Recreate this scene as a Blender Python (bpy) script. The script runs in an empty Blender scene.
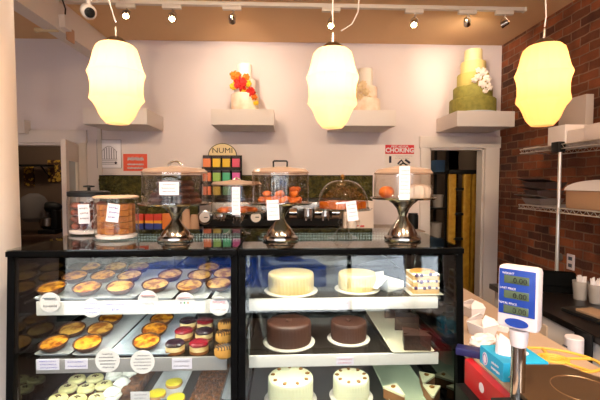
import bpy, bmesh, math, random
from mathutils import Vector, Matrix, Euler
from math import pi, sin, cos, tan, radians as R
S = bpy.context.scene
COL = S.collection
rnd = random.Random(7)

# ------------------------------------------------------------------ camera
CAM = Vector((0, 0, 1.6)); F = 400.0
PSI = math.atan(17/400); TH = math.atan(18/400)
fw = Vector((sin(PSI)*cos(TH), cos(PSI)*cos(TH), -sin(TH)))
rt = Vector((cos(PSI), -sin(PSI), 0)); up = rt.cross(fw)
def ray(px, py): return fw + rt*((px-300)/F) + up*((200-py)/F)
def at(px, py, Y):
    r = ray(px, py); return CAM + r*(Y/r.y)
def onz(px, py, z):
    r = ray(px, py); return CAM + r*((z-1.6)/r.z)
def onx(px, py, X):
    r = ray(px, py); return CAM + r*(X/r.x)
cd = bpy.data.cameras.new('camera'); cam = bpy.data.objects.new('camera', cd); COL.objects.link(cam)
cd.sensor_width = 36; cd.lens = 36*F/600; cd.clip_start = .02; cd.clip_end = 200
cam.matrix_world = Matrix.Translation(CAM) @ Matrix((rt, up, -fw)).transposed().to_4x4()
S.camera = cam

# ------------------------------------------------------------------ materials
def hexc(h):
    h = h.lstrip('#'); v = [int(h[i:i+2], 16)/255 for i in (0, 2, 4)]
    return tuple(c/12.92 if c <= .04045 else ((c+.055)/1.055)**2.4 for c in v) + (1,)
MATS = {}
def mat(name, col, rough=.5, metal=0, c2=None, nscale=8, bump=0, bscale=40, thr=(.35, .65), rand=False,
        emit=None, estr=0, spec=.5, trans=0, coat=0, sss=0, stretch=None):
    if name in MATS: return MATS[name]
    m = bpy.data.materials.new(name); m.use_nodes = True; nt = m.node_tree; N = nt.nodes; L = nt.links
    b = N['Principled BSDF']; col = hexc(col) if isinstance(col, str) else col
    b.inputs['Base Color'].default_value = col; b.inputs['Roughness'].default_value = rough
    b.inputs['Metallic'].default_value = metal; b.inputs['Specular IOR Level'].default_value = spec
    b.inputs['Transmission Weight'].default_value = trans; b.inputs['Coat Weight'].default_value = coat
    if sss: b.inputs['Subsurface Weight'].default_value = sss; b.inputs['Subsurface Radius'].default_value = (.01, .006, .003)
    if emit: b.inputs['Emission Color'].default_value = hexc(emit); b.inputs['Emission Strength'].default_value = estr
    tc = N.new('ShaderNodeTexCoord'); vec = tc.outputs['Object']
    if rand:
        oi = N.new('ShaderNodeObjectInfo'); ad = N.new('ShaderNodeVectorMath'); ad.operation = 'MULTIPLY_ADD'
        cx = N.new('ShaderNodeCombineXYZ')
        for k in range(3): L.new(oi.outputs['Random'], cx.inputs[k])
        L.new(cx.outputs[0], ad.inputs[0]); ad.inputs[1].default_value = (7, 13, 5); L.new(vec, ad.inputs[2]); vec = ad.outputs[0]
    if stretch:
        mp = N.new('ShaderNodeMapping'); mp.inputs['Scale'].default_value = stretch; L.new(vec, mp.inputs[0]); vec = mp.outputs[0]
    if c2:
        n = N.new('ShaderNodeTexNoise'); n.inputs['Scale'].default_value = nscale; n.inputs['Detail'].default_value = 5
        L.new(vec, n.inputs['Vector'])
        r = N.new('ShaderNodeValToRGB'); r.color_ramp.elements[0].position = thr[0]; r.color_ramp.elements[1].position = thr[1]
        r.color_ramp.elements[0].color = col; r.color_ramp.elements[1].color = hexc(c2)
        L.new(n.outputs['Fac'], r.inputs[0]); L.new(r.outputs[0], b.inputs['Base Color'])
    if bump:
        n2 = N.new('ShaderNodeTexNoise'); n2.inputs['Scale'].default_value = bscale; n2.inputs['Detail'].default_value = 4
        L.new(vec, n2.inputs['Vector']); bp = N.new('ShaderNodeBump'); bp.inputs['Strength'].default_value = bump
        bp.inputs['Distance'].default_value = .01
        L.new(n2.outputs['Fac'], bp.inputs['Height']); L.new(bp.outputs[0], b.inputs['Normal'])
    MATS[name] = m; return m
def glass(name, tint='#ffffff', ior=1.5, rough=0.0, boost=0.0, dif=None, dfac=0, pw=5):
    m = bpy.data.materials.new(name); m.use_nodes = True; nt = m.node_tree; N = nt.nodes; L = nt.links
    N.remove(N['Principled BSDF']); o = N['Material Output']
    t = N.new('ShaderNodeBsdfTransparent'); t.inputs[0].default_value = hexc(tint)
    g = N.new('ShaderNodeBsdfGlossy'); g.inputs['Roughness'].default_value = rough
    fr = N.new('ShaderNodeLayerWeight'); fr.inputs[0].default_value = .5
    # Schlick from the facing term
    p = N.new('ShaderNodeMath'); p.operation = 'POWER'; L.new(fr.outputs['Facing'], p.inputs[0]); p.inputs[1].default_value = pw
    f0 = ((ior-1)/(ior+1))**2 + boost
    q = N.new('ShaderNodeMath'); q.operation = 'MULTIPLY_ADD'; L.new(p.outputs[0], q.inputs[0]); q.inputs[1].default_value = 1-f0; q.inputs[2].default_value = f0
    mx = N.new('ShaderNodeMixShader'); L.new(q.outputs[0], mx.inputs[0]); L.new(t.outputs[0], mx.inputs[1]); L.new(g.outputs[0], mx.inputs[2])
    out = mx.outputs[0]
    if dif:
        d = N.new('ShaderNodeBsdfDiffuse'); d.inputs[0].default_value = hexc(dif); m2 = N.new('ShaderNodeMixShader'); m2.inputs[0].default_value = dfac
        L.new(out, m2.inputs[1]); L.new(d.outputs[0], m2.inputs[2]); out = m2.outputs[0]
    L.new(out, o.inputs[0]); MATS[name] = m; return m
def brickmat():
    m = bpy.data.materials.new('brick'); m.use_nodes = True; nt = m.node_tree; N = nt.nodes; L = nt.links
    b = N['Principled BSDF']; b.inputs['Roughness'].default_value = .85
    tc = N.new('ShaderNodeTexCoord'); sp = N.new('ShaderNodeSeparateXYZ'); L.new(tc.outputs['Object'], sp.inputs[0])
    cb = N.new('ShaderNodeCombineXYZ'); ad = N.new('ShaderNodeMath'); ad.operation = 'ADD'
    L.new(sp.outputs['X'], ad.inputs[0]); L.new(sp.outputs['Y'], ad.inputs[1])
    L.new(ad.outputs[0], cb.inputs[0]); L.new(sp.outputs['Z'], cb.inputs[1])
    nz = N.new('ShaderNodeTexNoise'); nz.inputs['Scale'].default_value = 9; L.new(tc.outputs['Object'], nz.inputs['Vector'])
    wob = N.new('ShaderNodeVectorMath'); wob.operation = 'MULTIPLY_ADD'; L.new(nz.outputs['Color'], wob.inputs[0]); wob.inputs[1].default_value = (.022, .022, 0); L.new(cb.outputs[0], wob.inputs[2])
    br = N.new('ShaderNodeTexBrick'); L.new(wob.outputs[0], br.inputs['Vector'])
    br.inputs['Scale'].default_value = 1; br.inputs['Brick Width'].default_value = .2; br.inputs['Row Height'].default_value = .072
    br.inputs['Mortar Size'].default_value = .007; br.inputs['Mortar Smooth'].default_value = .4; br.inputs['Bias'].default_value = 0
    br.inputs['Color1'].default_value = hexc('#93502c'); br.inputs['Color2'].default_value = hexc('#4a281a'); br.inputs['Mortar'].default_value = hexc('#866650')
    n2 = N.new('ShaderNodeTexNoise'); n2.inputs['Scale'].default_value = 5; n2.inputs['Detail'].default_value = 8; L.new(tc.outputs['Object'], n2.inputs['Vector'])
    mx = N.new('ShaderNodeMix'); mx.data_type = 'RGBA'; mx.blend_type = 'MULTIPLY'; mx.inputs[0].default_value = .8
    rp = N.new('ShaderNodeValToRGB'); rp.color_ramp.elements[0].color = (.45, .4, .38, 1); rp.color_ramp.elements[0].position = .35
    rp.color_ramp.elements[1].color = (1.2, 1.15, 1.1, 1); rp.color_ramp.elements[1].position = .65
    L.new(n2.outputs['Fac'], rp.inputs[0]); L.new(br.outputs['Color'], mx.inputs[6]); L.new(rp.outputs[0], mx.inputs[7]); L.new(mx.outputs[2], b.inputs['Base Color'])
    n3 = N.new('ShaderNodeTexNoise'); n3.inputs['Scale'].default_value = 60; L.new(tc.outputs['Object'], n3.inputs['Vector'])
    hh = N.new('ShaderNodeMath'); hh.operation = 'MULTIPLY_ADD'; L.new(n3.outputs['Fac'], hh.inputs[0]); hh.inputs[1].default_value = .5
    iv = N.new('ShaderNodeMath'); iv.operation = 'SUBTRACT'; iv.inputs[0].default_value = 1; L.new(br.outputs['Fac'], iv.inputs[1]); L.new(iv.outputs[0], hh.inputs[2])
    bp = N.new('ShaderNodeBump'); bp.inputs['Distance'].default_value = .012; bp.inputs['Strength'].default_value = .9
    L.new(hh.outputs[0], bp.inputs['Height']); L.new(bp.outputs[0], b.inputs['Normal'])
    MATS['brick'] = m; return m
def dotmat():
    m = bpy.data.materials.new('glow_dots'); m.use_nodes = True; nt = m.node_tree; N = nt.nodes; L = nt.links
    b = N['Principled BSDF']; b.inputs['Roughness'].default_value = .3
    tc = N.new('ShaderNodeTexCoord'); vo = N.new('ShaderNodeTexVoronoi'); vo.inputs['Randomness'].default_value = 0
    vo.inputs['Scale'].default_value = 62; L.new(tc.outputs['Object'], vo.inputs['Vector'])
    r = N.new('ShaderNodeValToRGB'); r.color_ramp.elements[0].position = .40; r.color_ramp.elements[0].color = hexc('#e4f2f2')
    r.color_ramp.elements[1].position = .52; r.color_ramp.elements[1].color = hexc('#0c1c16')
    L.new(vo.outputs['Distance'], r.inputs[0]); L.new(r.outputs[0], b.inputs['Base Color']); L.new(r.outputs[0], b.inputs['Emission Color']); b.inputs['Emission Strength'].default_value = .55; MATS['glow_dots'] = m; return m  # emission added so the pale dots show through the top glass

wallm = mat('wall_paint', '#dfd3d0', .85, bump=.03, bscale=60)
ceilm = mat('ceiling_paint', '#d6ae80', .8)
white = mat('white_paint', '#dad0c8', .55)
floorm = mat('floor_tile', '#4a3426', .4, c2='#6a4c36', nscale=3)
black = mat('black_metal', '#030303', .6, spec=.06)
blackp = mat('black_plastic', '#0c0c0c', .5, spec=.3)
steel = mat('brushed_steel', '#aca298', .3, 1)
wire = mat('bright_wire', '#d8d2ca', .35, .8)
dsteel = mat('dark_steel', '#a49c94', .17, 1)
chrome = mat('chrome', '#c8c4bf', .12, 1)
mirror = mat('dark_mirror', '#3c403c', .03, 1)
mirror2 = mat('dark_back_glass', '#141518', .05, 0, coat=1)
railm = mat('white_rail', '#e2dcda', .35)
railg = mat('grey_rail', '#a8a3a4', .3, .3)
shelfm = mat('shelf_surface', '#26211e', .18)
porc = mat('porcelain', '#d3d6dc', .25, coat=.4)
paper = mat('paper', '#d6ced2', .8); tagp = mat('tag_card', '#f4eaec', .8)
ink = mat('ink', '#2b2438', .8); inkb = mat('blue_ink', '#3c3fb0', .8); inkr = mat('red_ink', '#d04448', .8)
inkg = mat('green_ink', '#3c8a50', .8); inko = mat('orange_ink', '#e08a50', .8)
G = glass('clear_glass'); GC = glass('case_glass', '#f4f8f6', 1.5, 0, .012); GT = glass('top_glass', '#e4eae6', 1.55, 0, .02, pw=5.4)
GD = glass('dome_acrylic', '#f4efe8', 1.45, .02, .06); 
GL = glass('dome_lid_tint', '#e0b48c', 1.5, .2, .12, '#b8a08c', .5)
brick = brickmat(); glow_dots = dotmat()

# ------------------------------------------------------------------ mesh helper
class MB:
    def __init__(s): s.bm = bmesh.new()
    def box(s, x0, x1, y0, y1, z0, z1, bev=0, rot=None, piv=None):
        g = bmesh.ops.create_cube(s.bm, size=1); vs = g['verts']
        for v in vs: v.co = Vector(((x0+x1)/2+v.co.x*(x1-x0), (y0+y1)/2+v.co.y*(y1-y0), (z0+z1)/2+v.co.z*(z1-z0)))
        if bev:
            es = {e for v in vs for e in v.link_edges}
            rr = bmesh.ops.bevel(s.bm, geom=list(es), offset=bev, segments=2, profile=.6, affect='EDGES')
            vs = list({v for f in rr['faces'] for v in f.verts} | {v for v in vs if v.is_valid})
        if rot is not None:
            p = Vector(piv if piv is not None else ((x0+x1)/2, (y0+y1)/2, (z0+z1)/2))
            M = Euler(rot).to_matrix()
            for v in vs: v.co = p + M @ (v.co-p)
        return s
    def loft(s, rings, cap=True, closed=True):
        rv = [[s.bm.verts.new(p) for p in r] for r in rings]; n = len(rv[0])
        for a, b in zip(rv, rv[1:]):
            for i in range(n if closed else n-1):
                j = (i+1) % n
                try: s.bm.faces.new((a[i], a[j], b[j], b[i]))
                except ValueError: pass
        if cap and closed:
            s.bm.faces.new(rv[0][::-1]); s.bm.faces.new(rv[-1])
        return s
    def lathe(s, prof, seg=24, c=(0, 0, 0), mod=None, cap=True, sy=1, lean=None):
        rings = []
        for r, z in prof:
            ring = []
            for i in range(seg):
                a = 2*pi*i/seg; rr = max(r, 1e-4)*(mod(a, z) if mod else 1)
                ring.append(Vector((c[0]+rr*cos(a), c[1]+rr*sin(a)*sy, c[2]+z)))
            rings.append(ring)
        return s.loft(rings, cap)
    def tube(s, pts, r, seg=8, cap=True):
        pts = [Vector(p) for p in pts]; rings = []; n = None
        for i, p in enumerate(pts):
            t = ((pts[min(i+1, len(pts)-1)]-p).normalized() + (p-pts[max(i-1, 0)]).normalized()).normalized()
            if n is None:
                n = t.orthogonal().normalized()
            else: n = (n - t*n.dot(t)).normalized()
            b = t.cross(n); rad = r[i] if isinstance(r, (list, tuple)) else r
            rings.append([p + n*(rad*cos(2*pi*k/seg)) + b*(rad*sin(2*pi*k/seg)) for k in range(seg)])
        return s.loft(rings, cap)
    def ball(s, c, r, sub=2, sc=(1, 1, 1), noise=0, rot=None):
        g = bmesh.ops.create_icosphere(s.bm, subdivisions=sub, radius=1)
        M = Euler(rot).to_matrix() if rot else Matrix.Identity(3)
        for v in g['verts']:
            k = 1+(rnd.uniform(-noise, noise) if noise else 0)
            v.co = Vector(c) + M @ Vector((v.co.x*r*sc[0]*k, v.co.y*r*sc[1]*k, v.co.z*r*sc[2]*k))
        return s
    def prism(s, poly, axis, a, b):
        def P(u, v, w): return {'z': (u, v, w), 'y': (u, w, v), 'x': (w, u, v)}[axis]
        return s.loft([[Vector(P(u, v, a)) for u, v in poly], [Vector(P(u, v, b)) for u, v in poly]])
    def grid(s, x0, x1, y0, y1, nx, ny, fz):
        V = [[s.bm.verts.new(fz(x0+(x1-x0)*i/nx, y0+(y1-y0)*j/ny)) for i in range(nx+1)] for j in range(ny+1)]
        for j in range(ny):
            for i in range(nx): s.bm.faces.new((V[j][i], V[j][i+1], V[j+1][i+1], V[j+1][i]))
        return s
    def turn(s, rot, piv=(0, 0, 0)):
        M = Euler(rot).to_matrix(); p = Vector(piv)
        for v in s.bm.verts: v.co = p + M @ (v.co-p)
        return s
    def move(s, d):
        for v in s.bm.verts: v.co += Vector(d)
        return s
def obj(name, mb, m, parent=None, world=False, smooth=35, loc=None, label=None):
    bm = mb.bm
    if world and parent: 
        for v in bm.verts: v.co -= parent_world(parent)
    bmesh.ops.recalc_face_normals(bm, faces=bm.faces)
    me = bpy.data.meshes.new(name); bm.to_mesh(me); bm.free()
    if smooth:
        for p in me.polygons: p.use_smooth = True
        me.set_sharp_from_angle(angle=R(smooth))
    for mm in (m if isinstance(m, (list, tuple)) else [m]): me.materials.append(mm)
    o = bpy.data.objects.new(name, me); COL.objects.link(o)
    if parent: o.parent = parent
    if loc: o.location = loc
    if label: o['label'] = label
    return o
def parent_world(p):
    v = Vector(p.location)
    while p.parent: p = p.parent; v += Vector(p.location)
    return v
def tag(o, label, cat, group=None):
    o['label'] = label; o['category'] = cat
    if group: o['group'] = group
    return o
def thing(name, label, cat, loc=(0, 0, 0), rz=0, group=None):
    o = bpy.data.objects.new(name, None); COL.objects.link(o); o.empty_display_size = .05
    o.location = loc; o.rotation_euler = (0, 0, rz); return tag(o, label, cat, group)
def solo(name, mb, m, label, cat, loc=(0, 0, 0), rz=0, group=None, smooth=35):
    o = obj(name, mb, m, smooth=smooth); o.location = loc; o.rotation_euler = (0, 0, rz); return tag(o, label, cat, group)
def struct(name, mb, m, parent=None, smooth=0):
    o = obj(name, mb, m, parent, smooth=smooth)
    if not parent: o['kind'] = 'structure'
    return o
KIDS = {}
def dup(root, loc, rz=0, label=None, sc=None):
    r = root.copy(); COL.objects.link(r); r.location = loc; r.rotation_euler = (0, 0, rz)
    if label: r['label'] = label
    if sc: r.scale = (sc,)*3 if not isinstance(sc, tuple) else sc
    for ch in [o for o in list(COL.objects) if o.parent == root]:
        c = ch.copy(); COL.objects.link(c); c.parent = r
        for g in [o for o in list(COL.objects) if o.parent == ch]:
            d = g.copy(); COL.objects.link(d); d.parent = c
    return r
class Proto:   # the first placement uses the original, later ones copy it
    def __init__(s, make): s.root = make(); s.used = False
    def put(s, loc, rz=0, label=None, sc=None):
        if s.used: return dup(s.root, loc, rz, label, sc)
        s.used = True; r = s.root; r.location = loc; r.rotation_euler = (0, 0, rz)
        if label: r['label'] = label
        if sc: r.scale = (sc,)*3 if not isinstance(sc, tuple) else sc
        return r
def text(body, size, m, parent, loc, rot=(pi/2, 0, 0), name='lettering', sx=1, bold=0):
    cu = bpy.data.curves.new('t', 'FONT'); cu.body = body; cu.size = size; cu.align_x = 'CENTER'; cu.align_y = 'CENTER'
    cu.extrude = .0004; cu.offset = bold; cu.resolution_u = 3
    t = bpy.data.objects.new('t', cu); me = bpy.data.meshes.new_from_object(t); bpy.data.objects.remove(t)
    me.materials.clear(); me.materials.append(m)
    o = bpy.data.objects.new(name, me); COL.objects.link(o); o.parent = parent; o.location = loc; o.rotation_euler = rot; o.scale = (sx, 1, 1); return o
def scribble(parent, x0, x1, z0, z1, rows, m, y=-.0012, r=.0007, seed=1, circ=False):
    q = random.Random(seed); mb = MB(); H = (z1-z0)/rows
    for k in range(rows):
        zc = z1-H*(k+.5); w = (x1-x0)/2; 
        if circ: w *= max(.35, math.sqrt(max(0, 1-((k+.5)/rows*2-1)**2)))
        xa = (x0+x1)/2-w*q.uniform(.75, 1); xe = (x0+x1)/2+w*q.uniform(.6, 1); x = xa
        while x < xe:
            L = q.uniform(.004, .009); n = 5; pts = []
            for i in range(n): pts.append((x+L*i/(n-1), y, zc+H*.24*(q.uniform(.3, 1))*(1 if i % 2 else -1)))
            mb.tube(pts, r, 4); x += L+.0025
    return obj('handwriting', mb, m, parent)

# ------------------------------------------------------------------ the shop shell
YW = 4.2; XR = 2.315; XL = -3.2; ZC = 3.04; YS = -1.6
struct('floor', MB().box(-4.3, XR+.1, YS, 6.2, -.1, 0), floorm)
struct('ceiling', MB().box(XL-.1, XR+.1, YS, YW+.1, ZC, ZC+.1), ceilm)
struct('wall_right', MB().box(XR, XR+.12, YS, YW+.12, 0, ZC), brick)
struct('wall_left', MB().box(XL-.12, XL, YS, YW+.12, 0, ZC), wallm)
dL0, dL1, dLz = -2.80, -2.09, at(40, 143, YW).z
dR0 = at(429, 160, YW).x; dR1 = at(484, 160, YW).x; dRz = at(450, 148, YW).z
wb = MB()
wb.box(XL, dL0, YW, YW+.12, 0, ZC); wb.box(dL0, dL1, YW, YW+.12, dLz, ZC); wb.box(dL1, dR0, YW, YW+.12, 0, ZC)
wb.box(dR0, dR1, YW, YW+.12, dRz, ZC); wb.box(dR1, XR, YW, YW+.12, 0, ZC)
struct('wall_back', wb, wallm)
# door casings
def casing(name, x0, x1, z, w0, w1, hw):
    mb = MB().box(x0-w0, x0, YW-.03, YW, 0, z+hw, .006).box(x1, x1+w1, YW-.03, YW, 0, z+hw, .006).box(x0-w0-.01, x1+w1+.01, YW-.035, YW, z, z+hw, .006)
    mb.box(x0, x0+.02, YW, YW+.12, 0, z).box(x1-.02, x1, YW, YW+.12, 0, z).box(x0, x1, YW, YW+.12, z-.02, z)
    return struct(name, mb, white, smooth=30)
casing('door_1', dL0, dL1, dLz, .07, .09, .13)
casing('door_2', dR0, dR1, dRz, .10, .155, .12)
# store rooms behind the two openings
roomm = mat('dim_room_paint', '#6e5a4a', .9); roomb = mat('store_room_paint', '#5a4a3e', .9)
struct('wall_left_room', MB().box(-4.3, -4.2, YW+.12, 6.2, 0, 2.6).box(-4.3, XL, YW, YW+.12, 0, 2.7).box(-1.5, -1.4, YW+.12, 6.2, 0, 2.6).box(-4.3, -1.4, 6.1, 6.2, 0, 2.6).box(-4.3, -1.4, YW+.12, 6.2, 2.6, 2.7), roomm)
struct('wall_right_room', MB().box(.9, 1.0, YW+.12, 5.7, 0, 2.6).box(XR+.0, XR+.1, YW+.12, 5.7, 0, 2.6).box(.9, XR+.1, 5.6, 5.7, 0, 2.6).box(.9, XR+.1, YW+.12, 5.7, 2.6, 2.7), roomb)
# beam under the ceiling on the left
struct('trim_1', MB().box(-1.88, -1.76, YS, YW, 2.80, ZC), white)
struct('trim_2', MB().box(dL1+.20, dL1+.24, YW-.02, YW, 0, 2.15), white)
# shop front
fb = MB(); fb.box(XL, XR, YS-.15, YS, 0, .35).box(XL, XR, YS-.15, YS, 2.85, ZC).box(XL, -2.7, YS-.15, YS, .35, 2.85).box(2.0, XR, YS-.15, YS, .35, 2.85)
struct('wall_front', fb, wallm)
wf = MB()
for x in (-2.7, -.95, .8, 1.96): wf.box(x, x+.05, YS-.1, YS-.04, .35, 2.85)
wf.box(-2.7, 2.0, YS-.1, YS-.04, .35, .41).box(-2.7, 2.0, YS-.1, YS-.04, 2.78, 2.85).box(-2.7, 2.0, YS-.1, YS-.04, 2.2, 2.25)
w1 = struct('window_1', wf, black)
obj('pane', MB().box(-2.68, 1.98, YS-.075, YS-.068, .38, 2.82), G, w1)
# street
asph = mat('asphalt', '#8d8b88', .9, c2='#7a7876', nscale=4); conc = mat('sidewalk', '#c8c4bc', .9, c2='#b8b4ac', nscale=6)
struct('ground', MB().box(-40, 40, -45, -5.2, -.3, -.15), asph)
struct('sidewalk', MB().box(-40, 40, -5.2, YS-.15, -.3, -.02), conc)
st = mat('pale_stone', '#b9b2a6', .9, c2='#a39c90', nscale=3)
bl = thing('building', 'pale stone building across the street seen in the glass reflections', 'building', (0, -15, -.15))
fz = MB().box(-22, 22, -3, 0, 0, 6)
obj('facade', fz, st, bl)
for i in range(9):
    x = -19+i*4.6; w = obj('window', MB().box(x, x+2.4, -.0, .08, 1.2, 4.2), white, bl)
    obj('pane', MB().box(x+.12, x+2.28, .06, .1, 1.32, 4.08), mirror2, w)
cp = mat('blue_car_paint', '#123a86', .2, .3, coat=1)
def car(x, y, paint, label):
    c = thing('parked_car', label, 'car', (x, y, -.15))
    body = [(-2.15, .35), (-2.2, .75), (-1.6, .92), (-.95, .98), (.95, 1.0), (1.9, .95), (2.15, .8), (2.15, .35)]
    mb = MB(); mb.prism(body, 'y', -.85, .85); obj('car_body', mb, paint, c)
    cab = [(-1.0, .97), (-.35, 1.42), (.6, 1.45), (1.5, .98)]
    obj('cabin', MB().prism(cab, 'y', -.72, .72), paint, c)
    win = [(-.85, 1.0), (-.32, 1.37), (.1, 1.39), (.1, 1.0)]; win2 = [(.16, 1.0), (.16, 1.39), (.58, 1.4), (1.3, 1.0)]
    obj('window', MB().prism(win, 'y', .7, .735), mirror, c); obj('window', MB().prism(win2, 'y', .7, .735), mirror, c)
    for wx in (-1.4, 1.4):
        for wy in (-.72, .66):
            obj('wheel', MB().lathe([(.001, 0), (.2, 0), (.33, .03), (.33, .17), (.2, .2), (.001, .2)], 24).turn((pi/2, 0, 0)).move((wx, wy+.13, .33)), blackp, c)
car(-1.2, -6.4, cp, 'blue parked car outside the shop window'); car(3.5, -6.2, mat('white_car_paint', '#e4e8ec', .3, 0, coat=1), 'white parked car outside the shop window')

# column
struct('column', MB().lathe([(.26, 0), (.26, .12), (.235, .14), (.235, ZC)], 48, (-1.545, 1.98, 0)), white, smooth=40)

# ------------------------------------------------------------------ ceiling track
YT = 3.3
tr = thing('track_rail', 'long white lighting track on the ceiling holding small spotlights', 'light track', (0, YT, ZC))
xa = at(60, 4, YT).x; xb = at(523, 12, YT).x
trackm = mat('track_white', '#cfc2b2', .4)
obj('rail', MB().box(xa, xb, -.02, .02, -.03, 0, .003), trackm, tr)
obj('end_cap', MB().box(xb, xb+.02, -.023, .023, -.034, 0, .004), trackm, tr)
bulb = mat('lit_bulb', '#ffe8c0', .4, emit='#ffd9a0', estr=60)
bulbdim = mat('spot_glass', '#b8a090', .15, .6)
spots = [(126, 15, 1, 'first'), (172, 18, 1, ''), (232, 20, 0, ''), (331, 25, 1, ''), (414, 24, 1, ''), (467, 23, 0, ''), (504, 24, 0, '')]
slab = ['lit spotlight left end of the ceiling track beside the security camera', 'lit spotlight on the ceiling track, right of the left pendant lamp',
        'unlit looking spotlight on the ceiling track above the cake with red flowers', 'lit spotlight on the ceiling track directly above the middle pendant lamp',
        'lit spotlight on the ceiling track right of the middle pendant, before the green cake', 'spotlight on the ceiling track above the tall green and yellow cake',
        'last spotlight at the right end of the ceiling track beside the right pendant']
targets = [Vector((-.9, 1.9, 1.3)), Vector((-.5, 1.9, 1.3)), at(243, 85, YW), Vector((.2, 1.9, 1.3)), Vector((.6, 1.8, 1.3)), at(473, 78, YW), at(375, 90, YW)]
for (px, py, lit, _), lb, tg in zip(spots, slab, targets):
    p = at(px, py, YT); p.y = YT; top = ZC-.03
    s = thing('track_spotlight', lb, 'spotlight', (p.x, YT, top), 0, 'spotlights on the ceiling track')
    obj('adapter', MB().box(-.075, .075, -.017, .017, -.03, 0, .004), trackm, s)
    hz = p.z-top; mb = MB().tube([(.0, 0, -.028), (.02, 0, -.045), (-.022, 0, hz+.035), (-.026, 0, hz)], .004, 6)
    mb.tube([(.0, 0, -.04), (.032, 0, hz+.03), (.026, 0, hz)], .003, 6)
    obj('bracket', mb, steel, s)
    d = (tg-Vector((p.x, YT, p.z))).normalized(); q = Vector((0, 0, -1)).rotation_difference(d)
    hb = MB().lathe([(.008, .04), (.02, .032), (.024, .0), (.028, -.02), (.024, -.02)], 18, cap=False)
    lm = MB().lathe([(.001, -.013), (.022, -.016), (.001, -.0165)], 18)
    for B in (hb, lm):
        for v in B.bm.verts: v.co = q @ v.co + Vector((0, 0, hz))
    obj('lamp_head', hb, dsteel, s); obj('bulb', lm, bulb, s)
    ld = bpy.data.lights.new('spot', 'SPOT'); ld.energy = 22 if lit else 19; ld.color = (1, .80, .62); ld.spot_size = R(95); ld.spot_blend = .9; ld.shadow_soft_size = .02
    lo = bpy.data.objects.new('spot_light', ld); COL.objects.link(lo); lo.location = Vector((p.x, YT, p.z))+d*.035
    lo.rotation_euler = d.to_track_quat('-Z', 'Y').to_euler()

# ------------------------------------------------------------------ pendant lamps
def shade_mat(name, ecol, estr, base):
    m = bpy.data.materials.new(name); m.use_nodes = True; nt = m.node_tree; N = nt.nodes; L = nt.links
    N.remove(N['Principled BSDF']); o = N['Material Output']
    tl = N.new('ShaderNodeBsdfTranslucent'); tl.inputs[0].default_value = hexc(base)
    df = N.new('ShaderNodeBsdfDiffuse'); df.inputs[0].default_value = hexc(base)
    mx = N.new('ShaderNodeMixShader'); mx.inputs[0].default_value = .35; L.new(tl.outputs[0], mx.inputs[1]); L.new(df.outputs[0], mx.inputs[2])
    em = N.new('ShaderNodeEmission'); em.inputs[0].default_value = hexc(ecol); em.inputs[1].default_value = estr
    ad = N.new('ShaderNodeAddShader'); L.new(mx.outputs[0], ad.inputs[0]); L.new(em.outputs[0], ad.inputs[1]); L.new(ad.outputs[0], o.inputs[0]); return m
YP = 1.95
PROF = [(.046, .224), (.074, .214), (.090, .196), (.0985, .165), (.105, .13), (.113, .095), (.1255, .062), (.117, .035), (.1125, 0), (.1125, -.045), (.1185, -.08), (.101, -.105), (.088, -.135), (.080, -.16), (.070, -.182), (.057, -.20), (.047, -.212)]
def pendant(px, py0, py1, wpx, ecol, estr, base, bp, label, cordpts, wm=1.0):
    pc = at(px, (py0+py1)/2, YP); zt = at(px, py0, YP).z; zb = at(px, py1, YP).z; H = zt-zb
    t = thing('pendant_lamp', label, 'pendant lamp', (pc.x, YP, pc.z), 0, 'pendant lamps over the display case')
    k = H/.434
    prof = [(r*wm, z*k) for r, z in PROF]; seg = 16
    mb = MB().lathe(prof, seg, cap=False)
    sh = obj('lamp_shade', mb, shade_mat('glowing_shade', ecol, estr, base), t, smooth=12)
    obj('cap', MB().lathe([(.01, .03), (.03, .026), (.05, .008), (.054, -.004), (.02, -.004)], 24, (0, 0, .222*k)), dsteel, t)
    obj('stem', MB().lathe([(.006, 0), (.006, .05), (.004, .06)], 10, (0, 0, .245*k)), steel, t)
    obj('cord', MB().tube([Vector((dx, 0, dz)) for dx, dz in cordpts] + [(cordpts[-1][0], 0, ZC-pc.z)], .003, 6), white, t)
    ld = bpy.data.lights.new('bulb', 'POINT'); ld.energy = bp; ld.color = (1, .78, .5); ld.shadow_soft_size = .035
    lo = bpy.data.objects.new('bulb_light', ld); COL.objects.link(lo); lo.location = (pc.x, YP, pc.z+.05)
    obj('bulb', MB().ball((0, 0, .05), .02), bulb, t)
pendant(117, 45, 125, 56, '#ffd092', .29, '#ffdcae', 1.6, 'glowing cream pendant lamp, leftmost of the three', [(0, .29), (-.02, .36), (-.045, .45), (-.06, .6)], 1.03)
pendant(332.5, 50, 129, 47, '#ffd092', .34, '#ffdcae', 1.8, 'glowing cream pendant lamp in the middle of the three', [(0, .29), (0, .5)], 1.02)
pendant(543, 46, 127, 56, '#ffbc72', .34, '#ffcf90', 1.2, 'glowing amber pendant lamp before the brick wall, rightmost of the three', [(0, .29), (.006, .34), (.0, .45), (-.01, .6)], 1.03)
# looping second cord beside the middle pendant
pp = [at(x, y, 2.6) for x, y in ((359, 0), (358, 12), (352, 24), (341, 31))]
solo('loose_cable', MB().tube([Vector((pp[0].x, 2.6, ZC))]+pp, .004, 6), white, 'thin white cable hanging from the ceiling beside the middle pendant', 'cable')
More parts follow.
